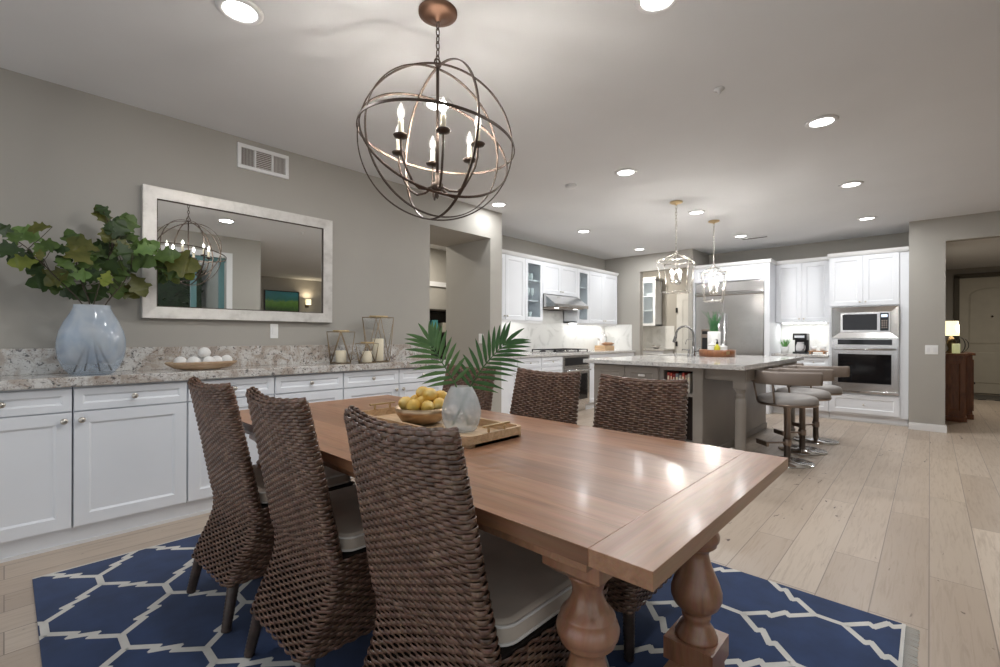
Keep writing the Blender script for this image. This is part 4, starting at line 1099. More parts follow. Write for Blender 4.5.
# faucet: gooseneck rising from the near edge of the sink
def dirv(a): return V((math.cos(a), math.sin(a), 0))
fb = V((6.06,2.235,.925)); fd_ = V((-.35,.94,0)).normalized()
r = thing('kitchen_faucet', 'tall brushed gooseneck faucet beside the island sink', 'faucet', tuple(fb))
m = MB(); m.lathe([(.03,0),(.03,.006),(.024,.015),(.022,.09),(.017,.10),(.016,.13)], fb, seg=18); part('base', m, M['faucet'], r)
P = [fb+V((0,0,.12)), fb+V((0,0,.27))] + [fb + fd_*(.105-.105*math.cos(t)) + V((0,0,.27+.115*math.sin(t))) for t in [PI*k/12 for k in range(1,12)]]
P += [fb+fd_*.21+V((0,0,.26))]
m = MB(); m.tube(P, .0135, 12); part('gooseneck', m, M['faucet'], r)
m = MB(); m.lathe([(.0135,0),(.019,-.02),(.022,-.09),(.019,-.10),(0,-.10)], fb+fd_*.21+V((0,0,.27)), (fd_*-.25+V((0,0,1))), 14); part('spray_head', m, M['faucet'], r)
m = MB(); m.tube([fb+V((.018,-.018,.06)), fb+V((.05,-.05,.07)), fb+V((.065,-.065,.12))], [.011,.009,.006], 10); part('lever', m, M['faucet'], r)
fb2 = V((6.16,2.265,.925))
r = thing('water_tap', 'slim filtered water tap left of the tall gooseneck faucet', 'faucet', tuple(fb2))
m = MB(); m.lathe([(.02,0),(.02,.008),(.012,.015),(.011,.04)], fb2, seg=14); part('base', m, M['chrome'], r)
P = [fb2+V((0,0,.03)), fb2+V((0,0,.17))] + [fb2 + fd_*(.05-.05*math.cos(t)) + V((0,0,.17+.05*math.sin(t))) for t in [PI*k/8 for k in range(1,8)]] + [fb2+fd_*.1+V((0,0,.15))]
m = MB(); m.tube(P, .006, 10); part('spout', m, M['chrome'], r)
fb3 = V((5.90,2.235,.925))
r = thing('soap_dispenser', 'short soap dispenser right of the gooseneck faucet', 'soap dispenser', tuple(fb3))
m = MB(); m.lathe([(.02,0),(.02,.006),(.012,.012),(.011,.07),(.015,.075),(.015,.09),(0,.092)], fb3, seg=14); part('base', m, M['faucet'], r)
m = MB(); m.tube([fb3+V((0,0,.083)), fb3+fd_*.07+V((0,0,.088)), fb3+fd_*.08+V((0,0,.075))], .006, 8); part('nozzle', m, M['faucet'], r)
# round wooden tray with its contents
tc = V((6.14,1.97,.925))
r = thing('round_wood_tray', 'round reddish wooden tray on the island worktop', 'tray', tuple(tc))
m = MB(); m.lathe([(.20,0),(.207,.005),(.21,.085),(.203,.088),(.196,.085),(.192,.012),(0,.012)], tc, seg=40); part('tray', m, M['walnut'], r)
m = MB(); a = math.radians(-128); p = tc + dirv(a)*.2115; q = V((-dirv(a).y, dirv(a).x, 0))
m.prism([p-q*.022+V((0,0,.035)), p+q*.022+V((0,0,.035)), p+q*.022+V((0,0,.072)), p-q*.022+V((0,0,.072))], dirv(a)*.006); part('handle_plate', m, M['brass'], r)
vz = tc + V((.055,.055,.0125))
r = thing('island_plant', 'feathery green plant in a tall white vase on the island tray', 'potted plant', tuple(vz))
m = MB(); m.lathe([(.055,0),(.075,.01),(.078,.30),(.072,.305),(.066,.30),(.06,.27),(0,.26)], vz, seg=28); part('vase', m, M['porcelain'], r)
m = MB(); rr = random.Random(9)
for k in range(44):
    a = rr.uniform(0,2*PI); l = rr.uniform(.16,.31); sp = rr.uniform(.08,.48); d = dirv(a); p0 = vz+V((0,0,.27))+d*rr.uniform(0,.035)
    q = V((-d.y,d.x,0)); P = [p0 + d*(l*sp*t*t) + V((0,0,l*t)) for t in (0,.25,.5,.75,1)]
    for i in range(1,5):
        for s_ in (-1,1):
            for f in (0,.5):
                c = P[i-1].lerp(P[i],f); e = c + (q*s_*.8+d*.25+V((0,0,.8))).normalized()*(.055*(1.15-.2*i)); n_ = (P[i]-P[i-1]).normalized()*.008
                m.add([c-n_, (c+e)/2-n_*.7+d*.004, e, (c+e)/2+n_*.9+d*.004], [(0,1,2,3)])
    m.tube(P, .0014, 4)
part('foliage', m, leafmat('feathery_green', (.06,.20,.08), (.11,.28,.12)), r)
for k, (dx, dy, rr_, hh, lab) in enumerate(((-.085,.03,.055,.12,'white lidded canister on the island tray, left of the soap'),(-.06,-.09,.05,.10,'white lidded canister on the island tray, in front of the vase'))):
    c = tc + V((dx,dy,.0125)); r = thing('canister', lab, 'canister', tuple(c), 'canisters on the island tray')
    m = MB(); m.lathe([(rr_*.9,0),(rr_,.01),(rr_,hh),(rr_*.96,hh+.004),(0,hh+.004)], c, seg=24); part('jar', m, M['porcelain'], r)
    m = MB(); m.lathe([(rr_*1.03,hh+.0045),(rr_*1.05,hh+.018),(rr_*.6,hh+.03),(.012,hh+.034),(.016,hh+.05),(0,hh+.055)], c, seg=24); part('lid', m, M['porcelain'], r)
c = tc + V((-.135,-.045,.0125)); r = thing('soap_bottle', 'yellow dish soap bottle on the island tray', 'bottle', tuple(c))
m = MB(); m.lathe([(.03,0),(.034,.008),(.034,.10),(.026,.125),(.012,.135),(.012,.15),(0,.15)], c, seg=18); part('bottle', m, paint('yellow_soap', (.55,.50,.04), .2), r)
m = MB(); m.lathe([(.014,.1505),(.014,.17),(.008,.175),(.006,.20),(0,.20)], c, seg=12); m.box(c.x-.04,c.y-.006,c.z+.195,c.x+.008,c.y+.006,c.z+.205); part('pump', m, M['dark'], r)
# ------------------------------------------------------------------ counter stools (face the island, +y)
def build_stool():
    r = thing('counter_stool', '', 'stool', (0,0,0), 'counter stools at the island')
    m = MB(); m.lathe([(.215,0),(.218,.004),(.215,.011),(.05,.018),(.035,.03),(0,.03)], seg=48); part('base', m, M['chrome'], r)
    m = MB(); m.lathe([(.028,.02),(.028,.50),(.034,.505),(.034,.545),(0,.545)], seg=20); part('pole', m, M['taupemetal'], r)
    m = MB(); m.lathe([(.034,.16),(.036,.165),(.036,.215),(.034,.22)], seg=20)
    for z in (.19,): m.box(-.02,-.235,z-.008,.02,-.03,z+.008)
    m.box(-.08,-.25,.168,.08,-.225,.212); part('footrest', m, M['taupemetal'], r, .003)
    m = MB(); m.lathe([(.10,.545),(.20,.548),(.236,.556),(.245,.575),(.243,.60),(.228,.622),(.19,.634),(.10,.640),(0,.641)], seg=48); part('seat', m, M['greyseat'], r)
    m = MB(); m.lathe([(.19,.538),(.24,.545),(.250,.56),(.247,.566)], seg=48); part('seat_rim', m, M['taupemetal'], r)
    # wrapped low back, open towards the island
    def arc(rad, z, k, n=36, sp=math.radians(190)):
        a = -PI/2 - sp/2 + sp*k/n; return V((math.cos(a)*rad, math.sin(a)*rad*1.0, z))
    n = 36; vs = []; fs = []
    for k in range(n+1):
        t = abs(2*k/n-1); hz = .005*t
        for rad, z in ((.268,.745+hz),(.292,.742+hz),(.300,.76),(.302,.845),(.295,.862),(.272,.862),(.263,.845),(.261,.76)): vs.append(arc(rad, z, k) + V((0,1,0))*(.09*max(0,t-.5)/.5))
    for k in range(n):
        for j in range(8):
            l = (j+1) % 8; fs.append((k*8+j, (k+1)*8+j, (k+1)*8+l, k*8+l))
    fs.append(tuple(range(8))); fs.append(tuple(n*8+j for j in range(8))[::-1])
    m = MB(); m.add(vs, fs, 0, True); part('backrest', m, M['stoolback'], r)
    for k in (12, 24):
        p0 = arc(.246, .57, k); p1 = arc(.278, .75, k)
        m = MB(); m.tube([p0, p0.lerp(p1,.5), p1], .009, 8); part('back_post', m, M['taupemetal'], r)
    return r
st = build_stool()
SL = ['grey counter stool nearest the camera at the island overhang','grey counter stool in the middle of the three at the island','grey counter stool farthest along the island, beside the oven tower']
for i, (x, y, a) in enumerate(((4.995,.975,-2.35),(5.63,.965,-2.4),(6.27,.945,-2.15))):
    o = st if i == 0 else copy_tree(st)
    o.location = (x,y,0); o.rotation_euler = (0,0,a); o['label'] = SL[i]
# ------------------------------------------------------------------ orb chandelier
cc = V((1.353,1.659,2.060)); R0 = .353
r = thing('orb_chandelier', 'large bronze orb chandelier with six lit candle bulbs over the dining table', 'chandelier', (cc.x,cc.y,H_C))
m = MB(); m.lathe([(.088,H_C),(.088,H_C-.012),(.06,H_C-.022),(.018,H_C-.03),(.012,H_C-.045),(0,H_C-.045)], (cc.x,cc.y,0), seg=32); part('canopy', m, M['lit_copper'], r)
m = MB(); z = H_C-.045; k = 0
while z > cc.z+R0+.02:
    q = (1,0) if k % 2 else (0,1); pts = []
    for i in range(12):
        a = 2*PI*i/12; pts.append((cc.x+q[0]*.009*math.cos(a), cc.y+q[1]*.009*math.cos(a), z-.018+.02*math.sin(a)))
    m.tube(pts, .0028, 6, closed=True); z -= .031; k += 1
pts = [(cc.x+.018*math.cos(2*PI*i/16), cc.y, cc.z+R0+.012+.018*math.sin(2*PI*i/16)) for i in range(16)]; m.tube(pts, .004, 6, closed=True)
part('chain', m, M['bronze'], r)
fw = math.radians(42.5)   # azimuth of the view towards the orb is about 51 deg
def ring(n, rad, w=.0052, t=.0026):
    n = V(n).normalized(); a = n.orthogonal().normalized(); b = n.cross(a); N = 96
    vs = []
    for i in range(N):
        th = 2*PI*i/N; rv = a*math.cos(th)+b*math.sin(th)
        for dr, dn in ((t,w),(t,-w),(-t,-w),(-t,w)): vs.append(cc + rv*(rad+dr) + n*dn)
    fs = []
    for i in range(N):
        j = (i+1) % N
        for k in range(4): fs.append((i*4+k, j*4+k, j*4+(k+1)%4, i*4+(k+1)%4))
    m = MB(); m.add(vs, fs, 0, False); return m
va = math.atan2(cc.y, cc.x)
def az(d, up=0): return (math.cos(va+math.radians(d)), math.sin(va+math.radians(d)), up)
for n_, rad in ((az(4,.05), R0), (az(-62), R0-.007), (az(28,.0), R0-.014), ((.10,-.06,1), R0+.004), (V(az(180))*.83+V(az(-90))*.3+V((0,0,.56)), R0-.004)):
    part('orb_ring', ring(n_, rad), M['bronze'], r)
m = MB(); m.tube([(cc.x,cc.y,cc.z+R0),(cc.x,cc.y,cc.z-.19)], .007, 10); m.lathe([(0,-.262),(.008,-.25),(.006,-.235),(.02,-.225),(.03,-.205),(.026,-.19),(.012,-.18),(.012,-.15),(.007,-.14)], cc, seg=18); part('stem', m, M['bronze'], r)
hub = cc + V((0,0,-.205)); RA = .195; zc = cc.z-.005
for k in range(6):
    a = va + math.radians(7+60*k); d = V((math.cos(a), math.sin(a), 0))
    P = [hub+d*.02]; 
    for t in (.15,.3,.45,.6,.75,.9,1.0):
        P.append(hub + d*(.02+(RA-.02)*math.sin(t*PI/2)) + V((0,0,-.035*math.sin(PI*min(1,t*1.6)) + (zc-.045-hub.z)*t**2.6)))
    P.append(V((hub.x,hub.y,0))+d*RA+V((0,0,zc-.03)))
    m = MB(); m.tube(P, .0055, 8); ar = part('arm', m, M['bronze'], r)
    cx_, cy_ = hub.x+d.x*RA, hub.y+d.y*RA
    m = MB(); m.lathe([(.008,zc-.036),(.028,zc-.030),(.033,zc-.022),(.031,zc-.020),(.012,zc-.024),(.012,zc-.012)], (cx_,cy_,0), seg=20); part('drip_cup', m, M['bronze'], ar)
    m = MB(); m.lathe([(.0115,zc-.024),(.0115,zc+.042),(.006,zc+.046)], (cx_,cy_,0), seg=14); part('candle_sleeve', m, M['cream'], ar)
    m = MB(); m.lathe([(.006,zc+.0465),(.013,zc+.058),(.0165,zc+.072),(.0135,zc+.09),(.007,zc+.106),(.002,zc+.117),(0,zc+.12)], (cx_,cy_,0), seg=14); fb_ = part('flame_bulb', m, M['bulb'], ar, label='lit flame-shaped bulb')
    m = MB(); m.tube([(cx_,cy_,zc+.062),(cx_,cy_,zc+.092)], .002, 6); part('filament', m, M['filament'], fb_)
# ------------------------------------------------------------------ lantern pendants
def pendant(x, y, zt, zb, rot, lab, k_=1.0):
    r = thing('lantern_pendant', lab, 'pendant light', (x,y,H_C), 'lantern pendants over the island')
    m = MB(); m.lathe([(.068,H_C),(.068,H_C-.012),(.05,H_C-.02),(.01,H_C-.03),(.008,H_C-.04)], (x,y,0), seg=24); part('canopy', m, M['brass'], r)
    m = MB(); z = H_C-.04; k = 0; peak = zt+.10
    while z > peak+.03:
        q = (1,0) if k % 2 else (0,1); pts = [(x+q[0]*.009*math.cos(2*PI*i/10), y+q[1]*.009*math.cos(2*PI*i/10), z-.02+.023*math.sin(2*PI*i/10)) for i in range(10)]
        m.tube(pts, .0028, 5, closed=True); z -= .035; k += 1
    m.tube([(x,y,z+.01),(x,y,peak)], .004, 6); part('chain', m, M['silverleaf'], r)
    ct, st_ = math.cos(rot), math.sin(rot)
    def P(a, b, z): return V((x+a*ct-b*st_, y+a*st_+b*ct, z))
    wt, wb = .165*k_, .125*k_; bars = []
    T_ = [P(a*wt,b*wt,zt) for a, b in ((1,1),(-1,1),(-1,-1),(1,-1))]; B_ = [P(a*wb,b*wb,zb) for a, b in ((1,1),(-1,1),(-1,-1),(1,-1))]
    m = MB(); rb = .0052
    for k in range(4):
        m.tube([T_[k],T_[(k+1)%4]], rb, 6); m.tube([B_[k],B_[(k+1)%4]], rb, 6); m.tube([T_[k],B_[k]], rb, 6)
        m.tube([T_[k], P(0,0,peak-.01).lerp(T_[k],.10)+V((0,0,-.002))], rb, 6)
    m.lathe([(.022,peak-.02),(.026,peak-.008),(.012,peak+.005),(.008,peak+.02)], (x,y,0), seg=14); part('cage', m, M['silverleaf'], r)
    m = MB(); m.tube([(x,y,peak-.015),(x,y,zb+.11)], .005, 8); m.lathe([(0,zb+.08),(.012,zb+.085),(.02,zb+.10),(.016,zb+.115),(.006,zb+.125)], (x,y,0), seg=14); part('stem', m, M['silverleaf'], r)
    for k in range(4):
        a = rot+PI/4*(2*k+1); d = V((math.cos(a),math.sin(a),0)); c0 = V((x,y,zb+.10)); e = c0+d*.055
        m = MB(); m.tube([c0, c0+d*.03+V((0,0,-.012)), e+V((0,0,-.005)), e+V((0,0,.012))], .004, 6); m.lathe([(.016,.008),(.018,.014),(.009,.02)], e, seg=12); ar = part('arm', m, M['silverleaf'], r)
        m = MB(); m.lathe([(.0095,.0205),(.0095,.085),(.005,.088)], e, seg=12); part('candle_sleeve', m, M['porcelain'], ar)
        m = MB(); m.lathe([(.005,.0885),(.012,.10),(.0155,.115),(.012,.135),(.005,.155),(0,.163)], e, seg=12); fb_ = part('flame_bulb', m, M['bulb'], ar, label='lit flame-shaped bulb')
        m = MB(); m.tube([e+V((0,0,.105)), e+V((0,0,.135))], .002, 6); part('filament', m, M['filament2'], fb_)
pendant(5.04,2.05,2.0,1.665,.18,'silver lantern pendant nearer the dining table above the island')
pendant(6.19,2.03,1.985,1.63,.40,'silver lantern pendant farther along the island toward the refrigerator', .84)

# ------------------------------------------------------------------ table tray, bowl of lemons, vase with palm fronds
r = thing('serving_tray', 'pale wooden serving tray with brass handles on the dining table', 'tray', (1.235,1.545,.781))
TA, TB, TC, TD = 1.085, 1.388, 1.16, 1.93
cx_, cy_ = (TA+TB)/2, (TC+TD)/2
m = MB(); m.rbox(cx_,cy_,.781,.792,TB-TA,TD-TC,.035,6)
def rr_ring(w, d, rad, z):
    out = []
    for q, (ax, ay) in enumerate(((1,1),(-1,1),(-1,-1),(1,-1))):
        for k in range(7):
            a = q*PI/2+PI/2*k/6; out.append((cx_+ax*(w/2-rad)+rad*math.cos(a), cy_+ay*(d/2-rad)+rad*math.sin(a), z))
    return out
w_, d_ = TB-TA, TD-TC
Ls = [rr_ring(w_,d_,.035,.781), rr_ring(w_,d_,.035,.822), rr_ring(w_-.03,d_-.03,.022,.822), rr_ring(w_-.03,d_-.03,.022,.792)]
n = len(Ls[0]); m.add(sum(Ls, []), [(i*n+k, i*n+(k+1)%n, (i+1)*n+(k+1)%n, (i+1)*n+k) for i in range(3) for k in range(n)])
part('tray', m, M['oakwood'], r)
for y in (TC+.0075, TD-.0075):
    m = MB(); m.box(cx_-.068,y-.007,.842,cx_+.068,y+.007,.849)
    for xx in (cx_-.042, cx_+.042): m.lathe([(.005,.822),(.005,.843)], (xx,y,0), seg=10)
    part('handle', m, M['brass'], r, .0015)
bc = V((1.235,1.615,.7925))
r = thing('metal_fruit_bowl', 'round brushed gold bowl of lemons on the wooden tray', 'bowl', tuple(bc))
m = MB(); m.lathe([(.055,0),(.085,.012),(.108,.045),(.114,.072),(.111,.072),(.105,.047),(.082,.016),(.05,.008),(0,.008)], bc, seg=40); part('bowl', m, M['gold'], r)
Rv = V((.682,-.731,0)); Fv = V((.731,.682,0))
lem = [(-.068,.083,.005,'small lemon at the left rim of the gold bowl'),(-.030,.092,.035,'lemon at the back left of the heap in the gold bowl'),(-.027,.080,-.045,'pale lemon at the front left of the heap'),
 (.008,.088,-.005,'lemon in the middle of the heap'),(.000,.128,.030,'topmost lemon at the back of the heap'),(.036,.122,.000,'large lemon on top right of the heap'),
 (.035,.078,-.058,'lemon lying at the front rim of the gold bowl'),(.078,.085,-.025,'lemon at the right, touching the glass vase side'),(.075,.105,.045,'lemon at the back right of the heap'),(.068,.075,.015,'lemon low at the right side of the heap'),(-.015,.050,.0,'lemon underneath the middle of the heap')]
lr = random.Random(6)
for a, z, d, lab in lem:
    p = bc + Rv*a + Fv*d + V((0,0,z))
    m = MB(); s_ = .030+lr.uniform(-.002,.003)
    m.lathe([(0,-1.28*s_),(.16*s_,-1.24*s_),(.30*s_,-1.12*s_),(.62*s_,-.88*s_),(.9*s_,-.48*s_),(s_,0),(.9*s_,.48*s_),(.62*s_,.88*s_),(.28*s_,1.12*s_),(.15*s_,1.26*s_),(0,1.30*s_)], (0,0,0), seg=16)
    m.T = None
    o = solo('lemon', m, M['lemon'], lab, 'lemon', (0,0,0), 'lemons in the gold bowl'); o.location = p
    o.rotation_euler = (lr.uniform(1.1,2.0), lr.uniform(-.4,.4), lr.uniform(0,6.28))
vb = V((1.252,1.378,.7925))
def milk_white(t): return t.ramp(t.noise(t.coord(), 30, 4).outputs['Fac'], [(.3,(.66,.69,.70)),(.7,(.82,.84,.84))])
M['frost'] = milky('frosted_white_glass', milk_white, .42, .22, .5, (0,.17,.66,.30))
r = thing('frosted_glass_vase', 'small frosted white glass vase on the wooden tray', 'vase', tuple(vb))
m = MB(); m.lathe([(0,0),(.055,0),(.063,.006),(.073,.03),(.079,.065),(.078,.09),(.068,.126),(.054,.156),(.042,.176)], vb, seg=40, opentop=True); part('body', m, M['frost'], r)
def frond(pts, lab, mat, nl, lmax, tilt, seed, bare):
    rr = random.Random(seed); P = [V(p) for p in pts]
    # dense curve
    C_ = []
    for i in range(len(P)-1):
        p0 = P[max(i-1,0)]; p1 = P[i]; p2 = P[i+1]; p3 = P[min(i+2,len(P)-1)]
        for k in range(8):
            t = k/8; C_.append(.5*((2*p1)+(p2-p0)*t+(2*p0-5*p1+4*p2-p3)*t*t+(3*p1-p0-3*p2+p3)*t**3))
    C_.append(P[-1]); n = len(C_)
    r = thing('palm_frond', lab, 'palm frond', tuple(P[0]), 'palm fronds in the frosted vase')
    m = MB(); m.tube(C_, [.0046*(1-.75*i/n) for i in range(n)], 6); part('stalk', m, M['palm2'] if mat == 'palm2' else M['palm'], r)
    m = MB()
    for k in range(nl):
        f = bare + (1-bare)*k/(nl-1); x = f*(n-1); i = min(int(x), n-2); c = C_[i].lerp(C_[i+1], x-i); tg = (C_[i+1]-C_[i]).normalized()
        side = tg.cross(Fv).normalized()
        g = (k/(nl-1)); L = lmax*(.78+.32*math.sin(PI*min(1,g*.8+.1)))
        op = math.radians(64-38*g)
        for s_ in (-1,1):
            if k == nl-1 and s_ == 1: d = tg
            else: d = (tg*math.cos(op)+side*s_*math.sin(op) - Fv*(tilt+rr.uniform(-.12,.12))).normalized()
            nrm = d.cross(Fv).normalized(); w_ = .0082*rr.uniform(.85,1.1); e = []
            droop = V((0,0,-.018-.01*rr.random()))
            for t, ww in ((0,.25),(.15,.75),(.4,1),(.7,.72),(.9,.32),(1,.04)):
                q = c + d*(L*t) + droop*t*t; e.append((q-nrm*w_*ww, q-Fv*.0028*ww, q+nrm*w_*ww))
            vs = sum([list(a) for a in e], []); m.add(vs, [(3*a+b,3*a+b+1,3*a+b+4,3*a+b+3) for a in range(5) for b in range(2)], 0, True)
    part('leaflets', m, M[mat], r)
def vp(a, z, d=0): return vb + Rv*a + Fv*d + V((0,0,z))
frond([vp(.03,.02,.01), vp(-.005,.115), vp(-.024,.185,-.004), vp(-.066,.255,-.01), vp(-.104,.315,-.005), vp(-.126,.355,0)], 'left palm frond in the frosted vase, arching toward the lemons', 'palm2', 11, .125, .05, 3, .42)
frond([vp(-.035,.02,-.01), vp(.01,.115), vp(.04,.18,.004), vp(.085,.25,.01), vp(.132,.305,.012), vp(.175,.35,.015)], 'right palm frond in the frosted vase, arching toward the kitchen', 'palm', 12, .13, -.03, 4, .38)

# ------------------------------------------------------------------ buffet decor
gb = V((.345,3.56,.9405))
def blue_milk(t):
    n = t.noise(t.coord((1,1,1)), 5, 4, .5, 1.2); return t.ramp(n.outputs['Fac'], [(.3,(.44,.54,.68)),(.5,(.60,.67,.75)),(.75,(.74,.78,.80))])
M['bluefrost'] = milky('pale_blue_art_glass', blue_milk, .30, .10, .8, (.02,.25,.76,.2))
r = thing('blue_glass_vase', 'large milky pale blue glass vase holding leafy branches on the buffet', 'vase', tuple(gb))
m = MB(); m.lathe([(0,.0),(.085,0),(.10,.006),(.128,.045),(.148,.10),(.155,.16),(.153,.205),(.142,.255),(.122,.305),(.098,.352),(.083,.385),(.082,.402)], gb, seg=56, sy=.88, opentop=True); part('body', m, M['bluefrost'], r)
LEAVES = [(0.002, 3.477, 1.696, 0.104, 140, 'd', 0), (0.015, 3.445, 1.605, 0.129, 180, 'd', 0), (0.09, 3.515, 1.7, 0.135, 160, 'l', 0), (0.153, 3.457, 1.65, 0.099, 0, 'm', 0), (0.121, 3.436, 1.619, 0.08, -60, 'm', 0), (0.068, 3.516, 1.554, 0.116, 190, 'y', 0), (0.117, 3.64, 1.552, 0.112, 230, 'd', 0), (0.041, 3.612, 1.589, 0.091, 220, 'd', 0), (0.163, 3.604, 1.47, 0.169, 190, 'd', 1), (0.227, 3.473, 1.556, 0.12, 120, 'd', 1), (0.239, 3.549, 1.489, 0.113, 250, 'l', 1), (0.302, 3.486, 1.676, 0.142, 165, 'o', 1), (0.281, 3.461, 1.611, 0.159, 145, 'o', 1), (0.28, 3.445, 1.501, 0.102, 0, 'l', 1), (0.339, 3.471, 1.509, 0.124, 200, 'd', 1), (0.297, 3.643, 1.432, 0.128, 240, 'd', 1), (0.381, 3.619, 1.437, 0.14, 250, 'd', 1), (0.339, 3.614, 1.627, 0.119, 100, 'm', 1), (0.399, 3.612, 1.877, 0.131, 120, 'o', 2), (0.4, 3.466, 1.757, 0.106, 260, 'o', 2), (0.495, 3.494, 1.821, 0.14, 60, 'm', 2), (0.471, 3.57, 1.802, 0.152, 100, 'd', 2), (0.524, 3.596, 1.778, 0.103, -40, 'm', 2), (0.45, 3.625, 1.698, 0.143, 250, 'l', 2), (0.402, 3.631, 1.71, 0.101, 190, 'd', 2), (0.467, 3.441, 1.668, 0.118, 300, 'd', 2), (0.374, 3.565, 1.653, 0.108, 150, 'm', 2), (0.451, 3.581, 1.755, 0.101, 80, 'd', 2), (0.538, 3.541, 1.645, 0.205, -20, 'm', 3), (0.569, 3.463, 1.685, 0.121, 20, 'l', 3), (0.466, 3.534, 1.554, 0.13, 270, 'm', 3), (0.394, 3.441, 1.495, 0.096, 250, 'y', 3), (0.467, 3.644, 1.464, 0.144, 280, 'm', 3), (0.567, 3.628, 1.489, 0.158, -60, 'o', 3), (0.511, 3.551, 1.606, 0.122, -50, 'd', 3), (0.42, 3.492, 1.571, 0.127, 240, 'd', 3), (0.666, 3.586, 1.622, 0.143, 0, 'm', 3), (0.751, 3.536, 1.639, 0.241, -10, 'o', 3), (0.811, 3.582, 1.605, 0.148, -60, 'y', 3), (0.723, 3.577, 1.595, 0.161, -30, 'm', 3), (0.592, 3.526, 1.699, 0.154, 30, 'l', 3), (0.683, 3.512, 1.666, 0.157, 15, 'm', 3)]
LEAVES = LEAVES + [(x+lj.uniform(-.05,.05), min(3.68,y+lj.uniform(-.06,.10)), z+lj.uniform(-.045,.04), s_*lj.uniform(.75,.95), a+lj.uniform(-50,50), 'dddmo'[lj.randrange(5)], b) for lj in [random.Random(77)] for (x,y,z,s_,a,c,b) in LEAVES if x < .62]
OUT = [(0,0),(.10,.10),(.09,.20),(.20,.30),(.34,.36),(.24,.44),(.26,.52),(.38,.60),(.40,.70),(.27,.70),(.22,.76),(.18,.88),(.08,.95),(0,1.0)]
def leaf(mb, base, tip_dir, size, nrm, mi, rr):
    t = tip_dir.normalized(); s_ = nrm.cross(t).normalized(); nn = t.cross(s_).normalized(); b0 = len(mb.v)
    cup = rr.uniform(.06,.20); bend = rr.uniform(.05,.3)
    def pt(u, v): return base + t*(size*v) + s_*(size*u) + nn*(size*(cup*abs(u)*1.6 - bend*v*v*.5))
    L = [pt(-u*.95, v) for u, v in OUT]; Rg = [pt(u*.95, v) for u, v in OUT]; C_ = [pt(0, v) for u, v in OUT]
    k = len(OUT); fs = []
    for i in range(k-1):
        fs.append((i, i+1, k+i+1, k+i)); fs.append((k+i, k+i+1, 2*k+i+1, 2*k+i))
    mb.add(L + C_ + Rg, fs, mi, True)
MI = {'d':0,'m':1,'l':2,'o':3,'y':4}; LM = [M['leaf_'+k] for k in 'dmloy']
blabs = ['leafy branch reaching out to the left picture edge from the blue vase','leafy branch low in front of the blue vase mouth','tall upright leafy branch from the blue vase','leafy branch stretching right across the mirror corner']
foot = [V((.085,-.03,.02)), V((.03,-.05,.02)), V((-.03,.02,.02)), V((-.08,-.03,.02))]
lrn = random.Random(21)
for b in range(4):
    Ls_ = [l for l in LEAVES if l[6] == b]
    cen = [sum(l[i] for l in Ls_)/len(Ls_) for i in range(3)]
    far = max(Ls_, key=lambda l: (V(l[:3])-gb).length); tip = V(far[:3])
    r = thing('leafy_branch', blabs[b], 'branch', tuple(gb+foot[b]), 'leafy branches in the blue vase')
    neck = gb + V(((tip.x-gb.x)*.12, (tip.y-gb.y)*.1, .40)); mid = V(cen)*.55 + neck*.45
    P = [gb+foot[b], gb+foot[b]*.1+V((0,0,.22)), neck, mid, V(cen), V(cen).lerp(tip,.6), tip]
    m = MB(); C_ = []
    for i in range(len(P)-1):
        p0 = P[max(i-1,0)]; p1 = P[i]; p2 = P[i+1]; p3 = P[min(i+2,len(P)-1)]
        for k in range(6):
            t = k/6; C_.append(.5*((2*p1)+(p2-p0)*t+(2*p0-5*p1+4*p2-p3)*t*t+(3*p1-p0-3*p2+p3)*t**3))
    C_.append(tip); m.tube(C_, [.0042*(1-.6*i/len(C_)) for i in range(len(C_))], 6)
    lm = MB()
    for (x,y,z,s_,a,c,_) in Ls_:
        ctr = V((x,y,z)); ar = math.radians(a)
        # in-view direction, swung towards or away from the wall
        td = V((math.cos(ar)*.80, math.cos(ar)*-.25 + lrn.uniform(-.35,.25), math.sin(ar))).normalized()
        nrm = V((lrn.uniform(-.5,.4), -1, lrn.uniform(-.3,.7))).normalized(); base = ctr - td*(s_*.5)
        leaf(lm, base, td, s_*1.05, nrm, MI[c], lrn)
        j = min(range(len(C_)//2, len(C_)), key=lambda i: (C_[i]-base).length); q = C_[max(j-2,0)]
        m.tube([q, q.lerp(base,.5)+V((0,0,-.006)), base], .0017, 5)
    part('stem', m, M['stem'], r); part('leaves', lm, LM, r)
# dough bowl with white balls
dc = V((.905,3.575,.9405))
r = thing('dough_bowl', 'long shallow pale wooden bowl on the buffet below the mirror', 'bowl', tuple(dc))
m = MB(); m.lathe([(.10,0),(.16,.012),(.205,.04),(.212,.052),(.204,.054),(.15,.024),(.08,.014),(0,.013)], dc, seg=48, sy=.42); part('bowl', m, M['bowlwood'], r)
bl = [(-.125,0,.052,.038,'white textured ball at the left end of the dough bowl'),(-.055,-.02,.050,.040,'white textured ball second from left in the dough bowl'),(-.005,.03,.055,.037,'white textured ball in the back middle of the dough bowl'),
 (.030,-.025,.050,.039,'white textured ball front centre of the dough bowl'),(.085,.005,.052,.038,'white textured ball second from right in the dough bowl'),(.145,.0,.058,.036,'white textured ball at the right end of the dough bowl'),(.01,-.005,.112,.037,'white textured ball on top of the others')]
for dx, dy, dz, rad, lab in bl:
    m = MB(); m.ball(dc+V((dx,dy,dz)), rad, 20, 14); solo('decorative_ball', m, M['ball'], lab, 'decorative ball', tuple(dc+V((dx,dy,dz-rad))), 'white balls in the dough bowl')
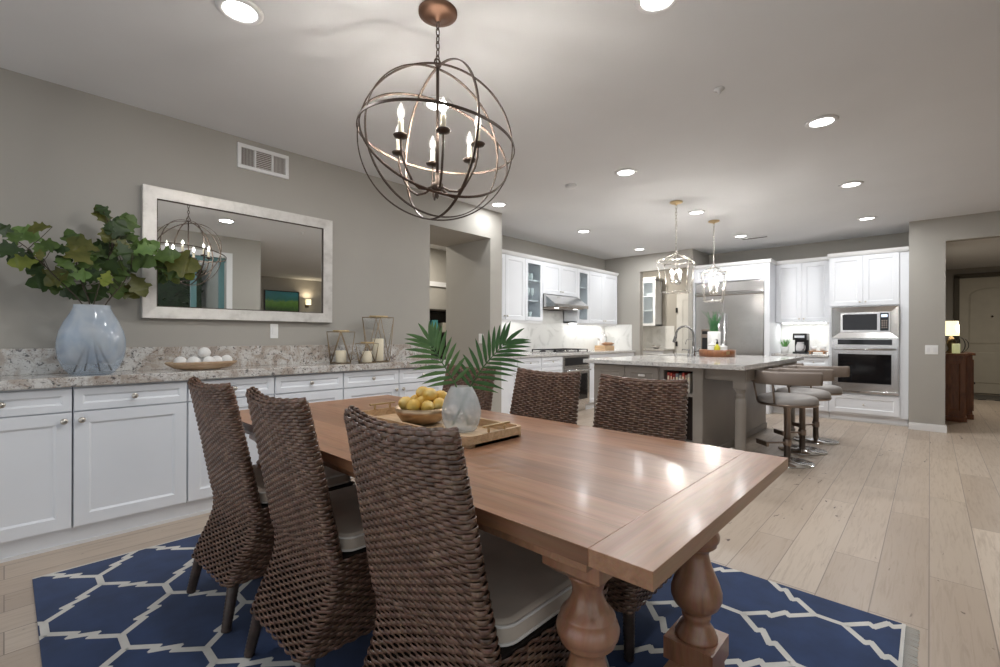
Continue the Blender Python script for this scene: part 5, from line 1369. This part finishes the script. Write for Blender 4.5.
# faceted glass lanterns with candles
def lantern(x, y, wt, wb, h, lab, ch, cr, clab, rot):
    z0 = .9405; r = thing('glass_lantern', lab, 'lantern', (x,y,z0), 'faceted lanterns on the buffet')
    T_ = [V((x+wt*math.cos(rot+PI/2*k), y+wt*math.sin(rot+PI/2*k), z0+h)) for k in range(4)]; B_ = [V((x+wb*math.cos(rot+PI/4+PI/2*k), y+wb*math.sin(rot+PI/4+PI/2*k), z0+.004)) for k in range(4)]
    m = MB(); rb = .0028
    for k in range(4):
        for a, b in ((T_[k],T_[(k+1)%4]),(B_[k],B_[(k+1)%4]),(T_[k],B_[k]),(T_[(k+1)%4],B_[k])): m.tube([a,b], rb, 6)
    part('wire_frame', m, M['bronze_gold'], r)
    m = MB(); m.add(B_, [(0,1,2,3)]); part('base_plate', m, M['bronze_gold'], r)
    m = MB()
    for k in range(4): m.add([T_[k],T_[(k+1)%4],B_[k]], [(0,1,2)]); m.add([B_[k],B_[(k+1)%4],T_[(k+1)%4]], [(0,1,2)])
    part('pane', m, M['glass'], r)
    m = MB(); rw = wt*.62
    m.lathe([(rw*.7,h-.004),(rw,h-.004),(rw,h+.014),(rw*.7,h+.014),(rw*.7,h-.004)], (x,y,z0), seg=8, smooth=False)
    for k in range(4):
        d = (T_[k]-V((x,y,z0+h))); m.tube([V((x,y,z0+h+.002))+d*.45, T_[k]], rb, 6)
    part('lid_ring', m, M['brass'], r)
    m = MB(); m.lathe([(cr*.97,0),(cr,.004),(cr,ch-.003),(cr*.95,ch),(cr*.4,ch-.004),(0,ch-.004)], (x,y,z0+.006), seg=28); r2 = thing('pillar_candle', clab, 'candle', (x,y,z0+.006), 'candles in the lanterns'); part('wax', m, M['cream'], r2)
    m = MB(); m.tube([(x,y,z0+ch),(x+.001,y,z0+ch+.016)], .0015, 5); part('wick', m, M['dark'], r2)
M['bronze_gold'] = metal('dark_gold_wire', (.30,.22,.13), .4)
lantern(1.93,3.63,.112,.112,.262,'faceted glass lantern at the left of the three on the buffet, medium height',.10,.043,'short cream candle in the left lantern',-.52)
lantern(2.10,3.50,.094,.094,.165,'smallest faceted glass lantern standing in front of the other two',.095,.04,'short cream candle in the smallest lantern',-.50)
lantern(2.285,3.625,.137,.125,.395,'tallest faceted glass lantern at the right end of the buffet',.20,.048,'tall cream candle in the tallest lantern',-.42)

# ------------------------------------------------------------------ foyer furniture
r = thing('foyer_cabinet', 'dark red-brown wooden side cabinet in the foyer', 'cabinet', (9.8,-.31,0))
m = MB(); m.box(9.1,-.365,.06,10.4,-.145,.92); m.box(9.5,-.45,.06,10.2,-.365,.92); part('carcass', m, M['walnut'], r, .004)
m = MB(); m.box(9.07,-.39,.92,10.43,-.142,.955); m.box(9.47,-.48,.92,10.23,-.39,.955); part('top', m, M['walnut'], r, .006)
m = MB(); m.box(9.08,-.38,0,10.42,-.142,.07); m.box(9.48,-.465,0,10.22,-.38,.07); part('plinth', m, M['walnut'], r, .006)
for yy0, yy1 in ((-.16,-.35),):
    m = MB(); m.shaker((9.0995,yy0,.12),*NX,yy0-yy1,.74,t=.012,rail=.04); part('side_panel', m, M['walnut'], r)
for x0, x1 in ((9.52,9.845),(9.855,10.18)):
    m = MB(); m.shaker((x0,-.4505,.12),*NY,x1-x0,.74,t=.014,rail=.05); d = part('door', m, M['walnut'], r)
    m = MB(); m.lathe(KN, ((x1-.03) if x0 < 9.6 else (x0+.03), -.465, .50), (0,-1,0), 10); part('knob', m, M['dark'], d)
lx, ly, lz = 9.3, -.225, .9555
r = thing('table_lamp', 'lit table lamp with cream drum shade on the foyer cabinet', 'lamp', (lx,ly,lz))
m = MB(); m.lathe([(.06,0),(.065,.01),(.05,.03),(.03,.06),(.05,.12),(.055,.17),(.03,.22),(.012,.24),(.01,.27)], (lx,ly,lz), seg=22); part('base', m, metal('dark_bronze_base', (.16,.12,.08), .3), r)
m = MB(); m.lathe([(.085,.25),(.075,.46),(.073,.46),(.083,.25)], (lx,ly,lz), seg=28); part('shade', m, M['shade'], r)
add_area('foyer_lamp_glow', (lx,ly,lz+.48), .1, .6, (1,.8,.5))
add_area('foyer_lamp_glow', (lx,ly-.12,lz+.36), .12, 1.6, (1,.8,.5), rot=(PI/2,0,0))
cx2, cy2 = 9.19, -.27
r = thing('candle_jar', 'pale green candle in a glass jar before the foyer lamp', 'candle', (cx2,cy2,.9555))
m = MB(); m.lathe([(.04,0),(.042,.004),(.042,.13),(.036,.135),(0,.135)], (cx2,cy2,.9555), seg=20); part('wax', m, glow('lit_green_candle', (.75,.8,.35), .35), r)
r = thing('wire_cloche', 'open round wire basket on the foyer cabinet beside the lamp', 'basket', (9.62,-.32,.9555))
m = MB()
for k in range(5):
    a = PI*k/5; d = V((math.cos(a), math.sin(a), 0)); m.tube([V((9.62,-.32,.957))+d*(.10*math.sin(t))+V((0,0,.11-.11*math.cos(t))) for t in [-PI+2*PI*i/24 for i in range(24)]], .003, 5, closed=True)
m.lathe([(.05,0),(.05,.004),(0,.004)], (9.62,-.32,.9555), seg=16); part('wire', m, M['dark'], r)
m = MB(); m.box(12.6,-1.5,.0005,13.7,-.5,.012)
rugm = NT('patterned_mat'); ch = rugm.new('ShaderNodeTexChecker'); ch.inputs['Scale'].default_value = 9; ch.inputs['Color1'].default_value = (.03,.03,.03,1); ch.inputs['Color2'].default_value = (.20,.18,.15,1)
rugm.ln(rugm.coord(), ch.inputs['Vector']); rugm.set(base=ch.outputs['Color'], rough=.9)
solo('door_mat', m, rugm.mat, 'dark checked mat in front of the foyer entry door', 'mat', (13.15,-1,0))

# ------------------------------------------------------------------ living room wall (seen in the mirror)
def landscape():
    t = NT('green_teal_canvas'); vec = t.coord(); n = t.noise(vec, 5, 6, .7, .5); sx = t.new('ShaderNodeSeparateXYZ'); t.ln(vec, sx.inputs[0])
    a = t.new('ShaderNodeMath', operation='MULTIPLY_ADD'); t.ln(n.outputs['Fac'], a.inputs[0]); a.inputs[1].default_value = .28; t.ln(sx.outputs['Z'], a.inputs[2])
    return t.set(base=t.ramp(a.outputs[0], [(.28,(.03,.10,.01)),(.42,(.10,.28,.02)),(.50,(.16,.36,.06)),(.56,(.02,.20,.18)),(.72,(.03,.25,.30)),(.9,(.02,.14,.18))]), rough=.4)
r = thing('landscape_painting', 'green and teal abstract painting on the living room wall seen in the mirror', 'painting', (4.86,-4.68,1.68))
m = MB(); m.box(4.45,-4.695,1.68,5.28,-4.66,2.30); part('canvas', m, landscape(), r)
m = MB(); m.box(4.43,-4.699,1.66,4.45,-4.65,2.32); m.box(5.28,-4.699,1.66,5.30,-4.65,2.32); m.box(4.45,-4.699,1.66,5.28,-4.65,1.68); m.box(4.45,-4.699,2.30,5.28,-4.65,2.32); part('frame', m, M['dark'], r)
r = thing('wall_sconce', 'lit shaded wall sconce beside the painting, seen in the mirror', 'wall lamp', (5.52,-4.69,1.95))
m = MB(); m.box(5.47,-4.699,1.92,5.57,-4.68,2.06); m.tube([(5.52,-4.69,1.98),(5.52,-4.60,1.96),(5.52,-4.60,2.0)], .008, 8); part('bracket', m, M['bronze'], r)
m = MB(); m.lathe([(.07,2.0),(.065,2.14),(.063,2.14),(.068,2.0)], (5.52,-4.60,0), seg=24); part('shade', m, M['shade'], r)
add_area('sconce_glow', (5.52,-4.6,2.17), .08, 2.0, (1,.8,.55), rot=(PI,0,0))
# ------------------------------------------------------------------ camera, light, view
cam = bpy.data.cameras.new('camera'); co = bpy.data.objects.new('camera', cam); COL.objects.link(co)
cam.sensor_width = 36; cam.lens = 16.609; cam.clip_start = .02; cam.clip_end = 100
ya = math.radians(42.985)
F = V((math.cos(ya), math.sin(ya), 0)); Rr = V((math.sin(ya), -math.cos(ya), 0)); U = V((0,0,1))
mat = Matrix((( Rr.x, U.x, -F.x, 0),(Rr.y, U.y, -F.y, 0),(Rr.z, U.z, -F.z, 0),(0,0,0,1)))
co.matrix_world = Matrix.Translation((0,0,1.17)) @ mat @ Matrix.Rotation(math.radians(.2168), 4, 'Z')
cam.shift_y = .00287
SC.camera = co
w = bpy.data.worlds.new('world'); SC.world = w; w.use_nodes = True
w.node_tree.nodes['Background'].inputs['Color'].default_value = (.92,.955,1,1)
w.node_tree.nodes['Background'].inputs['Strength'].default_value = WORLD
vs = SC.view_settings; vs.view_transform = 'Standard'; vs.look = 'None'; vs.gamma = 1; vs.use_curve_mapping = False; vs.exposure = EXPO
SC.display_settings.display_device = 'sRGB'
SC.cycles.use_denoising = True
SC.cycles.max_bounces = 10; SC.cycles.diffuse_bounces = 5; SC.cycles.glossy_bounces = 5; SC.cycles.transparent_max_bounces = 16; SC.cycles.transmission_bounces = 6
SC.cycles.caustics_reflective = False; SC.cycles.caustics_refractive = False; SC.cycles.sample_clamp_indirect = 4
SC.cycles.use_light_tree = True
